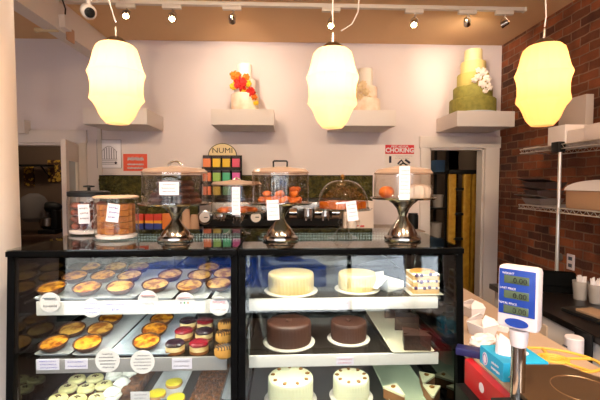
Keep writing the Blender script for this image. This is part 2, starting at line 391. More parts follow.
# security camera and bits on the beam
p = at(89, 12, 2.6)
sc = thing('security_camera', 'small white security camera under the ceiling by the beam', 'camera', (p.x, 2.6, ZC))
hz = p.z-ZC
obj('mount', MB().lathe([(.045, 0), (.045, -.012), (.015, -.02), (.015, hz+.02)], 20), white, sc)
obj('camera_body', MB().lathe([(.03, -.05), (.042, -.04), (.044, .035), (.03, .05)], 24).turn((R(116), 0, R(34))).move((0, -.01, hz)), mat('glossy_white', '#d8d0c8', .3), sc)
obj('lens', MB().lathe([(.028, .0), (.03, .012), (.018, .016), (.012, .01), (.001, .012)], 20, (0, 0, .048)).turn((R(116), 0, R(34))).move((0, -.01, hz)), blackp, sc)
p = onx(62, 23, -1.76)
jb = thing('junction_box', 'small white electrical box with dark cable fixed to the ceiling beam', 'junction box', (-1.76, p.y, p.z-.05))
obj('box_body', MB().box(0, .05, -.05, .05, 0, .10, .004), white, jb)
obj('face_plate', MB().box(.0, .012, .052, .17, -.06, .05, .003), mat('tan_plate', '#b48c6c', .5), jb)
obj('cable', MB().tube([(.025, 0, .10), (.03, 0, .16), (.06, -.1, .19), (.14, -.4, .2), (.28, -.6, .2)], .006, 6), blackp, jb)
p0 = at(38, 30, 3.3); p1 = at(58, 30, 3.3)
solo('pipe_sleeve', MB().tube([p0, p1], .016, 12).tube([p0-Vector((.02, 0, 0)), p0], .02, 12).tube([p1, Vector((-1.885, p1.y, p1.z))], .006, 6), [mat('yellowed_plastic', '#cdb48a', .5)], 'short yellowish tube light sticking out from the ceiling beam', 'tube')

# ------------------------------------------------------------------ floating shelves with tiered cakes
shz0 = at(240, 125, 3.7).z; shz1 = at(240, 109, 3.7).z
YSF = 3.7
def fshelf(px0, px1, label):
    x0 = at(px0, 117, YSF).x; x1 = at(px1, 117, YSF).x; 
    s = solo('floating_shelf', MB().box(x0, x1, YSF, YW, shz0, shz1, .004), white, label, 'shelf', group='floating shelves on the back wall'); return x0, x1
fshelf(83, 147, 'empty white floating shelf behind the left pendant lamp')
fshelf(211, 274, 'white floating shelf carrying the white cake with red and orange flowers')
fshelf(333, 396, 'white floating shelf right of the middle pendant, carrying a pale flowered cake')
fshelf(457, 515, 'white floating shelf over the right doorway, carrying the tall green cake')
struct('trim_3', MB().box(at(22, 120, YW).x-.3, at(30.5, 120, YW).x, YW-.1, YW, at(22, 128, YSF).z, at(22, 113, YSF).z), white)
icing = mat('white_icing', '#efe3d2', .5, sss=.05); blush = mat('blush_icing', '#e8c4a4', .5, c2='#f2e2cc', nscale=12)
def tiercake(px, tiers, mats, label, name='tiered_cake'):
    # tiers: (half width px, y bottom, y top)
    Yc = 3.92; c = at(px, 100, Yc); t = thing(name, label, 'cake', (c.x, Yc, shz1)); s = 400/(Yc)
    z = 0.0; obj('cake_board', MB().lathe([(tiers[0][0]/s+.012, 0), (tiers[0][0]/s+.012, .008)], 32), porc, t); z = .008
    for (hw, yb, yt), m in zip(tiers, mats):
        h = (yb-yt)/s; r = hw/s
        obj('tier', MB().lathe([(r*.995, z), (r, z+.004), (r*1.0, z+h-.01), (r*.96, z+h), (r*.5, z+h)], 32), m, t); z += h
    return t, s
t, s = tiercake(245, [(13.5, 109, 92), (10.5, 92, 78), (7.2, 78, 63)], [blush, icing, icing], 'small white tiered cake draped with red, orange and yellow flowers')
def flower(parent, c, r, m, seed, name='sugar_flower', lab=None):
    r *= 1.3
    q = random.Random(seed); mb = MB()
    for ring, (n, rr, tilt) in enumerate(((7, 1, .25), (6, .75, .6), (5, .45, 1.0))):
        for i in range(n):
            a = 2*pi*i/n+ring*.5+q.uniform(-.2, .2)
            d = Vector((cos(a)*cos(tilt), -sin(tilt), sin(a)*cos(tilt)))
            mb.ball(Vector(c)+d*r*rr*.6, r*.42, 1, (1, .5, 1), .12, (q.uniform(-1, 1), 0, a))
    return obj(name, mb, m, parent, label=lab)
fr_ = mat('red_petals', '#c8180e', .6); fo_ = mat('orange_petals', '#e87810', .6); fy_ = mat('yellow_petals', '#e8c020', .6); fw_ = mat('white_petals', '#f0e2d4', .6); fg_ = mat('leaf_green', '#6f7a28', .6)
def fpos(px, py, tx, yy): 
    w = at(px, py, yy); return (w.x-tx.location.x, yy-tx.location.y, w.z-tx.location.z)
for i, (px, py, rr, m, lb) in enumerate([(241, 84, .06, fr_, 'large red flower'), (250.5, 92, .042, fr_, 'small dark red flower'), (236, 76, .045, fo_, 'orange flower'), (246, 77, .03, fo_, 'small orange flower'),
        (234, 86, .035, fy_, 'yellow flower'), (248, 84, .03, fy_, 'yellow flower'), (244, 90, .028, fy_, 'yellow flower'), (254, 97, .028, fo_, 'orange flower'), (256, 103, .022, fy_, 'yellow flower'), (232, 74, .02, fg_, 'green leaves')]):
    flower(t, fpos(px, py, t, 3.92-.10), rr, m, i, lab=lb)
t, s = tiercake(365, [(15, 109, 96), (12, 96, 84), (7.5, 84, 66)], [blush, blush, icing], 'cream tiered cake with pale blossoms beside the middle pendant')
for i, (px, py, rr) in enumerate([(359, 88, .035), (363, 84, .03), (366, 92, .035), (360, 97, .03), (370, 99, .03), (355, 93, .025)]):
    flower(t, fpos(px, py, t, 3.80), rr, mat('cream_petals', '#e8cda0', .6), 40+i)
g1 = mat('moss_icing', '#9c9442', .75, bump=.5, bscale=70, c2='#868038', nscale=25); g2 = mat('olive_icing', '#bcac5c', .7, bump=.5, bscale=70); g3 = mat('yellow_icing', '#dcc480', .6, bump=.3); g4 = mat('pale_yellow_icing', '#e6d098', .6, bump=.3)
t, s = tiercake(472.5, [(22, 112, 98), (18.5, 98, 86), (15, 86, 73), (12, 73, 61), (8.5, 61, 49)], [g1, g1, g2, g3, g4], 'tall five tier cake shading from green to yellow with white flowers')
for i, (px, py, rr) in enumerate([(483, 72, .035), (478, 77, .03), (487, 79, .035), (482, 84, .035), (474, 80, .025), (489, 87, .03), (478, 70, .024), (485, 91, .022)]):
    flower(t, fpos(px, py, t, 3.74), rr, fw_, 60+i)

# ------------------------------------------------------------------ notices and moss panels on the back wall
def poster(px0, py0, px1, py1, m, label, cat='poster', name='wall_poster'):
    a = at(px0, py1, YW-.004); b = at(px1, py0, YW-.004); t = thing(name, label, cat, ((a.x+b.x)/2, YW-.006, (a.z+b.z)/2))
    w, h = (b.x-a.x)/2, (b.z-a.z)/2
    obj('sheet', MB().box(-w, w, 0, .005, -h, h), m, t); return t, w, h
pm = mat('notice_paper', '#ddd2cc', .7); grey = mat('grey_print', '#847c84', .8); redp = mat('sign_red', '#c8202c', .6)
t, w, h = poster(97.5, 140, 121, 168, mat('notice_white', '#f2eef2', .6), 'white framed notice with a faint grey building drawing', name='wall_notice')
mb = MB().box(-w+.01, -w+.045, -.002, 0, h-.02, h-.01)
mb.tube([(-.08+.16*i/10, -.001, .02+.06*sin(pi*i/10)) for i in range(11)], .0025, 4)
for k in range(7): mb.box(-.075+k*.024, -.069+k*.024, -.002, 0, -.05, .03+.04*sin(pi*k/6))
for k in range(4): mb.box(-.08, .08, -.002, 0, -.055-k*.017, -.05-k*.017)
obj('drawing', mb, grey, t); obj('border', MB().tube([(-w, -.001, -h), (w, -.001, -h), (w, -.001, h), (-w, -.001, h), (-w, -.001, -h)], .003, 4), grey, t); obj('seal', MB().lathe([(.012, 0), (.012, .002)], 14).turn((pi/2, 0, 0)).move((.065, 0, -.09)), ink, t)
t, w, h = poster(123.5, 154, 147, 171, mat('sign_orange', '#e0583c', .6), 'bright orange sign with rough white lettering by the notice', 'sign', 'wall_sign')
scribble(t, -w+.04, w-.03, .0, h-.01, 1, paper, -.002, .006, 5); scribble(t, -w+.04, w-.03, -h+.01, 0, 2, paper, -.002, .005, 6)
t, w, h = poster(385, 145, 414, 174, pm, 'choking first aid poster with red header above the right cake dome', 'poster', 'first_aid_poster')
obj('header', MB().box(-w, w, -.003, 0, h-.095, h), redp, t)
text('FIRST AID FOR', .028, paper, t, (0, -.0045, h-.018), bold=.0006); text('CHOKING', .066, paper, t, (0, -.0045, h-.058), bold=.0025, sx=.98)
obj('figure', MB().box(-.112, -.088, -.004, 0, h-.19, h-.118, .004), ink, t); obj('figure', MB().tube([(-.02, -.003, h-.2), (.02, -.003, h-.16), (.05, -.003, h-.2)], .01, 6), ink, t); obj('figure', MB().tube([(.06, -.003, h-.155), (.11, -.003, h-.19)], .012, 6), ink, t)
scribble(t, -.06, w-.02, h-.15, h-.105, 2, grey, -.002, .001, 8)
moss = mat('moss', '#2c2c0e', .95, c2='#565020', nscale=22, bump=1, bscale=60)
def mosspanel(px0, py0, px1, py1, label, Yp=YW-.055):
    a = at(px0, py1, Yp); b = at(px1, py0, Yp); t = thing('moss_panel', label, 'wall panel', (a.x, Yp, a.z)); w, h = b.x-a.x, b.z-a.z
    q = random.Random(int(px0)); mb = MB()
    nx = int(w/.012); nz = int(h/.012)
    mb.grid(0, w, 0, h, nx, nz, lambda x, z: Vector((x, -.012-q.uniform(0, .022), z)))
    obj('moss', mb, moss, t, smooth=0)
    obj('backing', MB().box(-.008, w+.008, 0, .05, -.008, h+.008), black, t)
mosspanel(101, 176, 200, 226, 'dark green moss panel on the wall behind the left domes and jars')
mosspanel(236, 176, 372, 222, 'dark green moss panel on the wall behind the middle domes')

# ------------------------------------------------------------------ left doorway
hx, hy = dL1-.01, YW-.01
dr = thing('white_door', 'white door with glass window standing open at the left doorway', 'door', (hx, hy, 0))
dw = MB(); fx, fy = at(64, 180, 3.6).x, 3.6; 
L = math.hypot(fx-hx, fy-hy); ang = math.atan2(fy-hy, fx-hx)
mb = MB().box(0, L, -.02, .02, .02, .95, .004).box(0, .12, -.02, .02, .95, dLz-.02, .003).box(L-.12, L, -.02, .02, .95, dLz-.02, .003).box(.12, L-.12, -.02, .02, dLz-.20, dLz-.02)
mb.turn((0, 0, ang)); obj('door_leaf', mb, white, dr)
obj('pane', MB().box(.12, L-.12, -.004, .004, .95, dLz-.2).turn((0, 0, ang)), glass('door_glass', '#cfe0e8', 1.5, .3, .25), dr)
obj('knob', MB().ball((L-.06, -.05, 1.0), .025).turn((0, 0, ang)), steel, dr)
# things in the left room
def flat(name, px0, py0, px1, py1, Y, d, m, label, cat, bev=.004):
    a = at(px0, py1, Y); b = at(px1, py0, Y)
    return solo(name, MB().box(a.x, b.x, Y, Y+d, a.z, b.z, bev), m, label, cat)
yel = mat('print_yellow', '#c89c34', .7, c2='#4a2c18', nscale=22, thr=(.45, .5))
flat('framed_print', 48, 160, 60, 182, 6.065, .03, yel, 'yellow and brown framed print on the far wall of the left room', 'picture')
flat('framed_print', 24, 165, 33, 186, 6.065, .03, yel, 'yellow framed print at the left edge inside the left room', 'picture')
a = at(24, 170, 5.7)
sh = thing('wall_shelf', 'small dark wall shelf inside the left room', 'shelf', (a.x, 5.75, at(24, 166, 5.7).z))
obj('board', MB().box(-.4, .25, 0, .25, 0, .025), blackp, sh); obj('bracket', MB().tube([(.2, .2, -.15), (.2, 0, 0)], .01, 6), blackp, sh)
gb = mat('grey_cloth', '#5c5654', .9); 
a = at(30, 222, 5.2)
solo('linen_bag', MB().lathe([(.12, 0), (.17, .05), (.18, .2), (.12, .32), (.05, .36)], 20, mod=lambda a, z: 1+.08*sin(3*a+z*9)), gb, 'grey cloth bag on the counter in the left room', 'bag', (a.x, 5.3, at(30, 222, 5.2).z))
mx_ = at(51, 232, 5.3); zc0 = at(51, 233, 5.3).z
mxr = thing('stand_mixer', 'dark stand mixer on the counter in the left room', 'mixer', (mx_.x, 5.3, zc0))
obj('mixer_base', MB().box(-.10, .12, -.12, .12, 0, .05, .01), blackp, mxr); obj('column', MB().box(.03, .11, -.06, .06, .05, .3, .02), blackp, mxr)
obj('mixer_head', MB().ball((0, 0, .34), .1, 3, (1.5, .8, .7)), blackp, mxr); obj('bowl', MB().lathe([(.04, .05), (.09, .1), (.1, .2), (.095, .2)], 24, (-.04, 0, 0)), steel, mxr)
solo('prep_counter', MB().box(-4.18, -1.55, 5.0, 5.6, zc0-.06, zc0, .004).box(-4.18, -1.55, 5.05, 5.6, 0, zc0-.06), [mat('brown_top', '#4a3222', .5)], 'brown prep counter inside the left room', 'counter')

# ------------------------------------------------------------------ right doorway store
ch = mat('ladder_yellow', '#b07c18', .5, c2='#c89a30', nscale=14)
ld0 = at(463, 250, 4.75)
la = thing('step_ladder', 'folded yellow step ladder standing in the right doorway', 'ladder', (ld0.x, 4.7, 0))
ztop = at(463, 174, 4.7).z
def lx(px): return at(px, 200, 4.7).x-ld0.x
for a_, b_ in ((449, 456), (463.5, 470.5), (472.5, 476)):
    obj('rail', MB().box(lx(a_), lx(b_), 0, .05, 0, ztop-(.0 if a_ < 460 else -.02), .003), ch, la)
for k in range(5): obj('step', MB().box(lx(454), lx(464), .0, .07, .3+k*.3, .33+k*.3, .002), blackp, la)
obj('top_cap', MB().box(lx(448), lx(477), -.03, .12, ztop, ztop+.05, .01), blackp, la)
ss = thing('storage_shelving', 'black metal shelving with boxes inside the right doorway', 'shelving', (at(436, 200, 4.8).x, 4.8, 0))
sx0, sx1 = at(418, 200, 4.8).x-ss.location.x, at(447, 200, 4.8).x-ss.location.x
for x in (sx0, sx1): obj('post', MB().box(x-.015, x+.015, 0, .03, 0, 2.3), blackp, ss); obj('post', MB().box(x-.015, x+.015, .37, .4, 0, 2.3), blackp, ss)
shz = [at(436, y, 4.8).z for y in (239, 208, 172)]
for z in shz: obj('shelf', MB().box(sx0, sx1, 0, .4, z-.02, z), blackp, ss)
wtub = mat('white_tub', '#a89c90', .5)
def tub(px, z, r, h, m, lb):
    x = at(px, 200, 4.9).x; t = thing('storage_tub', lb, 'tub', (x, 4.97, z), 0, 'tubs on the store room shelving')
    obj('tub_body', MB().lathe([(r*.9, 0), (r, h*.85), (r, h)], 24), m, t); obj('lid', MB().lathe([(r*1.05, h), (r*1.05, h+.015), (r*.9, h+.018)], 24), m, t)
tub(438, shz[0], .075, .17, wtub, 'white tub with lid on the lowest shelf in view in the store room')
tub(429, shz[0], .05, .12, wtub, 'smaller white tub at the left on the lower store room shelf')
tub(440, shz[1], .065, .14, wtub, 'white tub with lid on the middle store room shelf')
a = at(437, 168, 4.9); solo('blue_box', MB().box(-.06, .06, -.08, .08, 0, .15, .003), mat('dull_blue', '#3c5a78', .6), 'dull blue box on the top store room shelf', 'box', (at(438, 168, 4.97).x, 4.97, shz[2]))
# brick face seen inside the store room is the end of the right wall
struct('wall_store_brick', MB().box(at(479, 200, 4.9).x, XR, 5.2, 5.6, 0, 2.6), brick)

# ------------------------------------------------------------------ back service counter
YC = 3.62; ZB = at(300, 231.5, YC).z; ZB2 = at(300, 241, YC).z
bx0, bx1 = at(96, 235, YC).x, at(424, 235, YC).x
bc = thing('back_counter', 'white service counter along the back wall behind the display cases', 'counter', (0, 0, 0))
obj('cabinet', MB().box(bx0+.02, bx1-.02, YC+.02, YW-.003, 0, ZB2), mat('cabinet_cream', '#c9bcb0', .6), bc)
obj('front_edge', MB().box(bx0, bx1, YC, YC+.04, ZB2, ZB-.012), white, bc)
obj('worktop', MB().box(bx0-.01, bx1+.01, YC-.01, YW-.003, ZB-.012, ZB, .003), mat('worktop_tan', '#a08c78', .4), bc)
# tea rack
YK = 3.98; s_ = 400/YK
ZEM = at(272, 199, 3.8).z+.004
tk = thing('tea_rack', 'black wire tea rack with round name arch behind the domes', 'rack', (at(222, 200, YK).x, YK, ZEM))
def kx(px): return at(px, 170, YK).x-tk.location.x
def kz(py): return max(.012, at(222, py, YK).z-ZEM)
mb = MB()
rows = [(155, 169), (171, 183), (185, 197)]
colx = [202.5, 212, 221.7, 231.4, 241]
for x in (colx[0], colx[-1]): mb.tube([(kx(x), .05, 0), (kx(x), .05, kz(155))], .006, 6)
for (y0, y1) in rows: mb.box(kx(colx[0]), kx(colx[-1]), -.03, .05, kz(y1)-.012, kz(y1)); mb.box(kx(colx[0]), kx(colx[-1]), -.035, -.03, kz(y1)-.002, kz(y1)+.018)
mb.box(kx(202.5), kx(241), .05, .055, kz(199), kz(155))
obj('frame', mb, blackp, tk)
ar = [(kx(208)+(kx(236)-kx(208))*(.5-.5*cos(pi*i/16)), kz(155)+.115*sin(pi*i/16)) for i in range(17)]
obj('name_arch', MB().prism(ar, 'y', .04, .05), mat('arch_cream', '#e6cf9c', .6), tk)
obj('arch_rim', MB().tube([(x, .045, z) for x, z in ar], .006, 6), blackp, tk)
text('NUMI', .072, blackp, tk, (kx(222), .036, kz(155)+.045), sx=1.15)
cols_ = [['#e88248', '#e8c020', '#e0b818', '#d84868'], ['#e07848', '#8cb850', '#40b080', '#c84898'], ['#d86a3c', '#b8a040', '#5c8c6c', '#8a3a5c']]
names_ = [['orange', 'yellow', 'golden yellow', 'pink'], ['orange', 'green', 'teal', 'magenta'], ['dark orange', 'olive', 'grey green', 'plum']]
rown = ['top', 'middle', 'bottom']
def teabox(c, lb):
    t = thing('tea_box', lb, 'tea box', (0, 0, 0), 0, 'tea boxes in the rack'); m = mat('tea_'+c, c, .5)
    obj('carton', MB().box(-.036, .036, -.025, .03, 0, .1, .002), m, t); obj('dark_band', MB().box(-.037, .037, -.0265, .0, .1, .122, .002), mat('tea_band', '#2a1c28', .5), t)
    return t
for r_, ((y0, y1), cc, nn) in enumerate(zip(rows, cols_, names_)):
    for k in range(4):
        t = teabox(cc[k], '%s tea box in the %s row of the tea rack, %s' % (nn[k], rown[r_], ['at the left end', 'second from left', 'third from left', 'at the right end'][k]))
        t.location = (tk.location.x+(kx(colx[k])+kx(colx[k+1]))/2, YK-.002, ZEM+kz(y1)+.001)
# espresso machine
em = thing('espresso_machine', 'long dark and steel espresso machine on the back counter behind the domes', 'espresso machine', (at(272, 215, 3.8).x, 3.9, ZB))
e0 = at(198, 215, 3.8).x-em.location.x; e1 = at(344, 215, 3.8).x-em.location.x; ez = at(272, 199, 3.8).z-ZB
obj('body', MB().box(e0, e1, -.12, .2, .03, ez, .015), blackp, em)
obj('front_panel', MB().box(e0+.02, e1-.02, -.135, -.12, ez*.35, ez*.9, .004), dsteel, em)
for px in (256, 205): 
    x = at(px, 222, 3.76).x-em.location.x
    obj('gauge', MB().lathe([(.07, 0), (.07, .02), (.055, .024)], 24).turn((pi/2, 0, 0)).move((x, -.13, ez*.42)), blackp if px == 256 else dsteel, em)
    obj('dial', MB().lathe([(.048, 0), (.048, .003)], 24).turn((pi/2, 0, 0)).move((x, -.155, ez*.42)), white, em)
    obj('needle', MB().box(x-.004, x+.03, -.162, -.158, ez*.42-.004, ez*.42+.004), blackp, em)
for px in (222, 240, 308, 325):
    x = at(px, 222, 3.76).x-em.location.x
    obj('group_head', MB().lathe([(.05, .07), (.055, .0), (.04, -.02), (.04, -.04)], 20, (x, -.16, ez*.45)), chrome, em)
    obj('handle', MB().tube([(x, -.2, ez*.4), (x, -.3, ez*.36)], .014, 8), blackp, em)
for px in (293, 318, 335): x = at(px, 215, 3.76).x-em.location.x; obj('chrome_drum', MB().tube([(x-.035, -.15, ez*.55), (x+.035, -.15, ez*.55)], .05, 20), chrome, em)
for x in (e0+.05, e1-.05): obj('foot', MB().lathe([(.02, 0), (.02, .03)], 12, (x, 0, 0)), blackp, em)
# packets left
pr, pb, py_ = mat('packet_red', '#c03018', .5), mat('packet_blue', '#1c2c78', .5), mat('packet_yellow', '#d89818', .5)
def packet(px, lb, orange=False):
    x = at(px, 215, 3.75).x; t = thing('coffee_packet', lb, 'packet', (x, 3.75, ZB), 0, 'packets on the back counter')
    if orange: obj('lower_band', MB().box(-.04, .04, -.03, .03, 0, .16, .004), mat('packet_orange', '#d07020', .5), t)
    else:
        obj('lower_band', MB().box(-.036, .036, -.03, .03, 0, .07, .004), pb, t); obj('stripe', MB().box(-.0365, .0365, -.0305, .03, .07, .095), py_, t); obj('upper_band', MB().box(-.036, .036, -.03, .03, .095, .155, .004), pr, t)
packet(140, 'red, yellow and blue packet at the left of the row behind the left domes'); packet(150, 'red, yellow and blue packet second from left of the row'); packet(158.5, 'red, yellow and blue packet next to the orange one'); packet(167.5, 'plain orange packet at the right of the striped packets', True)
# paper cup stacks
cupm = mat('paper_cup', '#b89478', .7)
for px, h, lb in ((187, .20, 'tall stack of tan paper cups by the espresso machine'), (195, .15, 'shorter stack of tan paper cups by the espresso machine')):
    x = at(px, 215, 3.75).x; prof = [(.045, 0)]
    for k in range(6): prof += [(.046-k*.0015, h*.6*k/6+.01), (.0475-k*.0015, h*.6*k/6+.012), (.0455-k*.0015, h*.6*k/6+.02)]
    prof += [(.03, h), (.001, h)]
    solo('cup_stack', MB().lathe(prof, 20), cupm, lb, 'paper cups', (x, 3.72, ZB), group='paper cup stacks')
# white carton and pitcher right
x = at(359, 215, 3.7).x
bag = thing('paper_sack', 'white paper sack with small red print right of the espresso machine', 'bag', (x, 3.78, ZB))
obj('sack', MB().box(-.14, .14, -.08, .1, 0, .27, .01), mat('sack_white', '#d8c8bc', .7), bag); obj('print', MB().box(-.05, .05, -.084, -.08, .03, .045), inkr, bag)
solo('milk_pitcher', MB().lathe([(.04, 0), (.045, .02), (.04, .09), (.032, .12), (.038, .135), (.034, .135)], 24).tube([(.04, 0, .11), (.075, 0, .1), (.07, 0, .04), (.043, 0, .03)], .006, 8), white, 'small white pitcher in front of the paper sack', 'pitcher', (at(352, 222, 3.66).x, 3.655, ZB))
solo('black_canister', MB().lathe([(.05, 0), (.05, .13), (.045, .135), (.045, .15), (.001, .15)], 24), blackp, 'black canister on the back counter beside the right doorway', 'canister', (at(413, 215, 3.8).x, 3.8, ZB))

# ------------------------------------------------------------------ display cases
ZT = 1.32; YF = 1.655; YBK = 2.36; Z1 = 1.094; Z2 = .85; ZD = .59; TILT = tan(R(3.5))
XA = at(7, 252, 1.655).x; XD = at(238, 252, 1.655).x; XE = at(463, 252, 1.655).x
print('case x', XA, XD, XE)
LEDM = mat('led_strip', '#ffffff', .4, emit='#f0f4e6', estr=4)
def yfr(z): return YF-(ZT-z)*TILT
def case(x0, x1, rx0, rx1, label, gap_rail, rh1, rh2, rm1, rm2):
    c = thing('display_case', label, 'display case', ((x0+x1)/2, (YF+YBK)/2, 0), 0, 'glass pastry display cases')
    O = lambda n, mb, m, p=c, **k: obj(n, mb, m, p, world=True, **k)
    pw = .028
    O('base_cabinet', MB().box(x0, x1, YF-.06, YBK, 0, .48, .004), black)
    O('deck', MB().box(x0+pw, x1-pw, YF-.04, YBK-.02, .48, ZD), mat('deck_steel', '#54524e', .3, .6))
    rim = MB().box(x0, x1, YF-.012, YF+.018, ZT-.022, ZT, .002).box(x0, x1, YBK-.03, YBK, ZT-.03, ZT, .002).box(x0, x0+.02, YF, YBK, ZT-.03, ZT-.001).box(x1-.02, x1, YF, YBK, ZT-.03, ZT-.001)
    O('top_frame', rim, black)
    O('top_glass', MB().box(x0+.003, x1-.003, YF-.008, YBK-.003, ZT, ZT+.006), GT)
    for xx in (x0, x1-pw):
        q = [Vector((xx, yfr(.48), .48)), Vector((xx+pw, yfr(.48), .48)), Vector((xx+pw, yfr(.48)+.03, .48)), Vector((xx, yfr(.48)+.03, .48))]
        q2 = [Vector((xx, YF, ZT-.03)), Vector((xx+pw, YF, ZT-.03)), Vector((xx+pw, YF+.03, ZT-.03)), Vector((xx, YF+.03, ZT-.03))]
        O('corner_post', MB().loft([q, q2]), black); O('corner_post', MB().box(xx, xx+pw, YBK-.03, YBK, .48, ZT-.03), black)
    g0 = [Vector((x0+pw*.5, yfr(.48)+.004, .48)), Vector((x1-pw*.5, yfr(.48)+.004, .48)), Vector((x1-pw*.5, yfr(.48)+.01, .48)), Vector((x0+pw*.5, yfr(.48)+.01, .48))]
    g1_ = [Vector((v.x, v.y+YF-yfr(.48), ZT-.03)) for v in g0]
    O('front_glass', MB().loft([g0, g1_]), GC)
    for xx, e in ((x0+.006, 0), (x1-.016, 1)): O('end_panel', MB().box(xx, xx+.01, YF+.03, YBK-.03, ZD, ZT-.03), mirror)
    O('sliding_door', MB().box(x0+pw, (x0+x1)/2+.02, YBK-.022, YBK-.014, ZD, ZT-.03), mirror2); O('sliding_door', MB().box((x0+x1)/2-.02, x1-pw, YBK-.012, YBK-.004, ZD, ZT-.03), mirror2)
    O('dotted_strip', MB().box(x0+pw+.03, x1-pw-.03, YBK-.075, YBK-.065, 1.262, 1.306), glow_dots, c, label='dark green strip with rows of glowing pale dots')
    for z, rh, rm in ((Z1, rh1, rm1), (Z2, rh2, rm2)):
        yf = 1.712-(Z1-z)*TILT
        s = O('shelf', MB().box(rx0, rx1, yf+.012, YBK-.06, z-.016, z, .002), shelfm)
        O('price_rail', MB().box(rx0, rx1, yf, yf+.010, z-rh, z+.001, .002), rm, s)
        O('led_strip', MB().box(rx0+.01, rx1-.01, yf+.03, yf+.042, z-.026, z-.017), LEDM, s)
        arealight((rx0+rx1)/2, yf+.05, z-.032, rx1-rx0-.04, .02, LEDW*(1 if z == Z1 else .7))
    O('led_strip', MB().box(x0+.05, x1-.05, YF+.020, YF+.032, ZT-.014, ZT-.006), LEDM)
    arealight((x0+x1)/2, YF+.05, ZT-.035, x1-x0-.12, .02, LEDW*.8)
    for xx in (x0+pw+.012, x1-pw-.024):
        O('shelf_standard', MB().box(xx, xx+.014, YBK-.055, YBK-.04, ZD, ZT-.04), chrome)
        for z in (Z1, Z2): O('bracket', MB().prism([(1.78, z-.02), (YBK-.05, z-.02), (YBK-.05, z-.075), (2.1, z-.045), (1.78, z-.028)], 'x', xx+.003, xx+.009), steel)
    return c
LEDW = 2.4
def arealight(x, y, z, w, d, e):
    ld = bpy.data.lights.new('led', 'AREA'); ld.shape = 'RECTANGLE'; ld.size = w; ld.size_y = d; ld.energy = e; ld.color = (1, .98, .86)
    lo = bpy.data.objects.new('led_light', ld); COL.objects.link(lo); lo.location = (x, y, z); lo.rotation_euler = (R(20), 0, 0)
xg = XD
r1x0 = at(36, 305, 1.712).x; r1x1 = at(227, 305, 1.712).x; r2x0 = at(249, 305, 1.712).x; r2x1 = at(438, 305, 1.712).x
case(XA, xg-.002, r1x0, r1x1, 'left black framed glass display case full of tarts, tags and small cakes', 0, .058, .058, railm, railg)
case(xg+.002, XE, r2x0, r2x1, 'right black framed glass display case holding whole round cakes', 0, .05, .05, railm, railm)

# ------------------------------------------------------------------ pastry
crust = mat('dark_crust', '#3a1c0c', .7, c2='#5a2c12', nscale=30, bump=.3, rand=True)
def fill(name, a, b, sc=28): return mat(name, a, .35, c2=b, nscale=sc, thr=(.44, .6), bump=.3, bscale=50, rand=True, coat=.3)
custard = fill('tart_custard', '#d8942c', '#7a3208', 34); custard2 = fill('pale_tart_custard', '#d8a650', '#8a4c16', 34)
def mk_tart(m):
    def f():
        t = thing('custard_tart', '', 'tart', (0, 0, 0), 0, 'custard tarts on the trays')
        fl = lambda a, z: 1+.02*cos(26*a)*(1 if .028 > z > .004 else 0)
        obj('crust', MB().lathe([(.040, 0), (.050, .012), (.057, .026), (.0545, .0265), (.051, .019), (.001, .019)], 52, mod=fl), crust, t)
        obj('filling', MB().lathe([(.0515, .019), (.050, .0235), (.03, .026), (.001, .027)], 28, mod=lambda a, z: 1+.008*sin(5*a)), m, t)
        return t
    return f
TA = Proto(mk_tart(custard)); TB = Proto(mk_tart(custard2))
def tray(name, px0, px1, py, z, ydepth, m, label, yfront=None, yo=0):
    a = onz(px0, py, z+.012); b = onz(px1, py, z+.012); y0 = a.y if yfront is None else yfront; y1 = ydepth
    x0, x1 = a.x, b.x; cx, cy = (x0+x1)/2, (y0+y1)/2; w, d = (x1-x0)/2, (y1-y0)/2
    def ring(k, zz, r=.012): 
        pts = []
        for sx, sy, a0 in ((1, 1, 0), (-1, 1, pi/2), (-1, -1, pi), (1, -1, 3*pi/2)):
            for j in range(4):
                an = a0+pi/2*j/3; pts.append(Vector(((w+k-r)*sx+r*cos(an), (d+k-r)*sy+r*sin(an), zz)))
        return pts
    mb = MB().loft([ring(-.012, 0), ring(-.001, .010), ring(0, .012), ring(-.003, .012), ring(-.014, .004)])
    return solo(name, mb, m, label, 'tray', (cx, cy, z), group='white trays in the display cases')
YS1 = YBK-.075
TRZ = .005
tr1 = [(32, 133, 'wide white tray of tarts on the top shelf, at the left end'), (137, 172, 'narrow white tray of tarts on the top shelf, second tray from the left'),
       (176, 207, 'narrow white tray of tarts on the top shelf, third tray from the left'), (211, 235, 'narrow white tray on the top shelf beside the case divider')]
for a_, b_, lb in tr1: tray('serving_tray', a_, b_, 298.5, Z1, YS1, porc, lb)
tr2 = [(33, 69, 'narrow white tray of two tarts on the middle shelf, at the left end'), (71, 105, 'narrow white tray of three tarts on the middle shelf, second from the left'), (107, 170, 'wide pale blue white tray on the middle shelf, tarts only along its right side')]
for a_, b_, lb in tr2: tray('serving_tray', a_, b_, 354.5, Z2, YS1, mat('blue_porcelain', '#c2cede', .25, coat=.4) if a_ == 107 else porc, lb)
def T(P, px, py, z, lb, hgt=.026, rz=None, sc=None):
    p = onz(px, py, z+TRZ+hgt)
    if hgt != .026: return P.put((p.x, p.y, z+TRZ), rnd.uniform(0, 6) if rz is None else rz, lb, sc)
    o = P.put((p.x, p.y-.004, z+TRZ+.010), 0, lb, 1.06); o.rotation_euler = Euler((R(12), 0, R(90)*rnd.randint(0, 3))) if 0 else (R(12), rnd.uniform(-.03, .03), rnd.uniform(-.15, .15)); return o
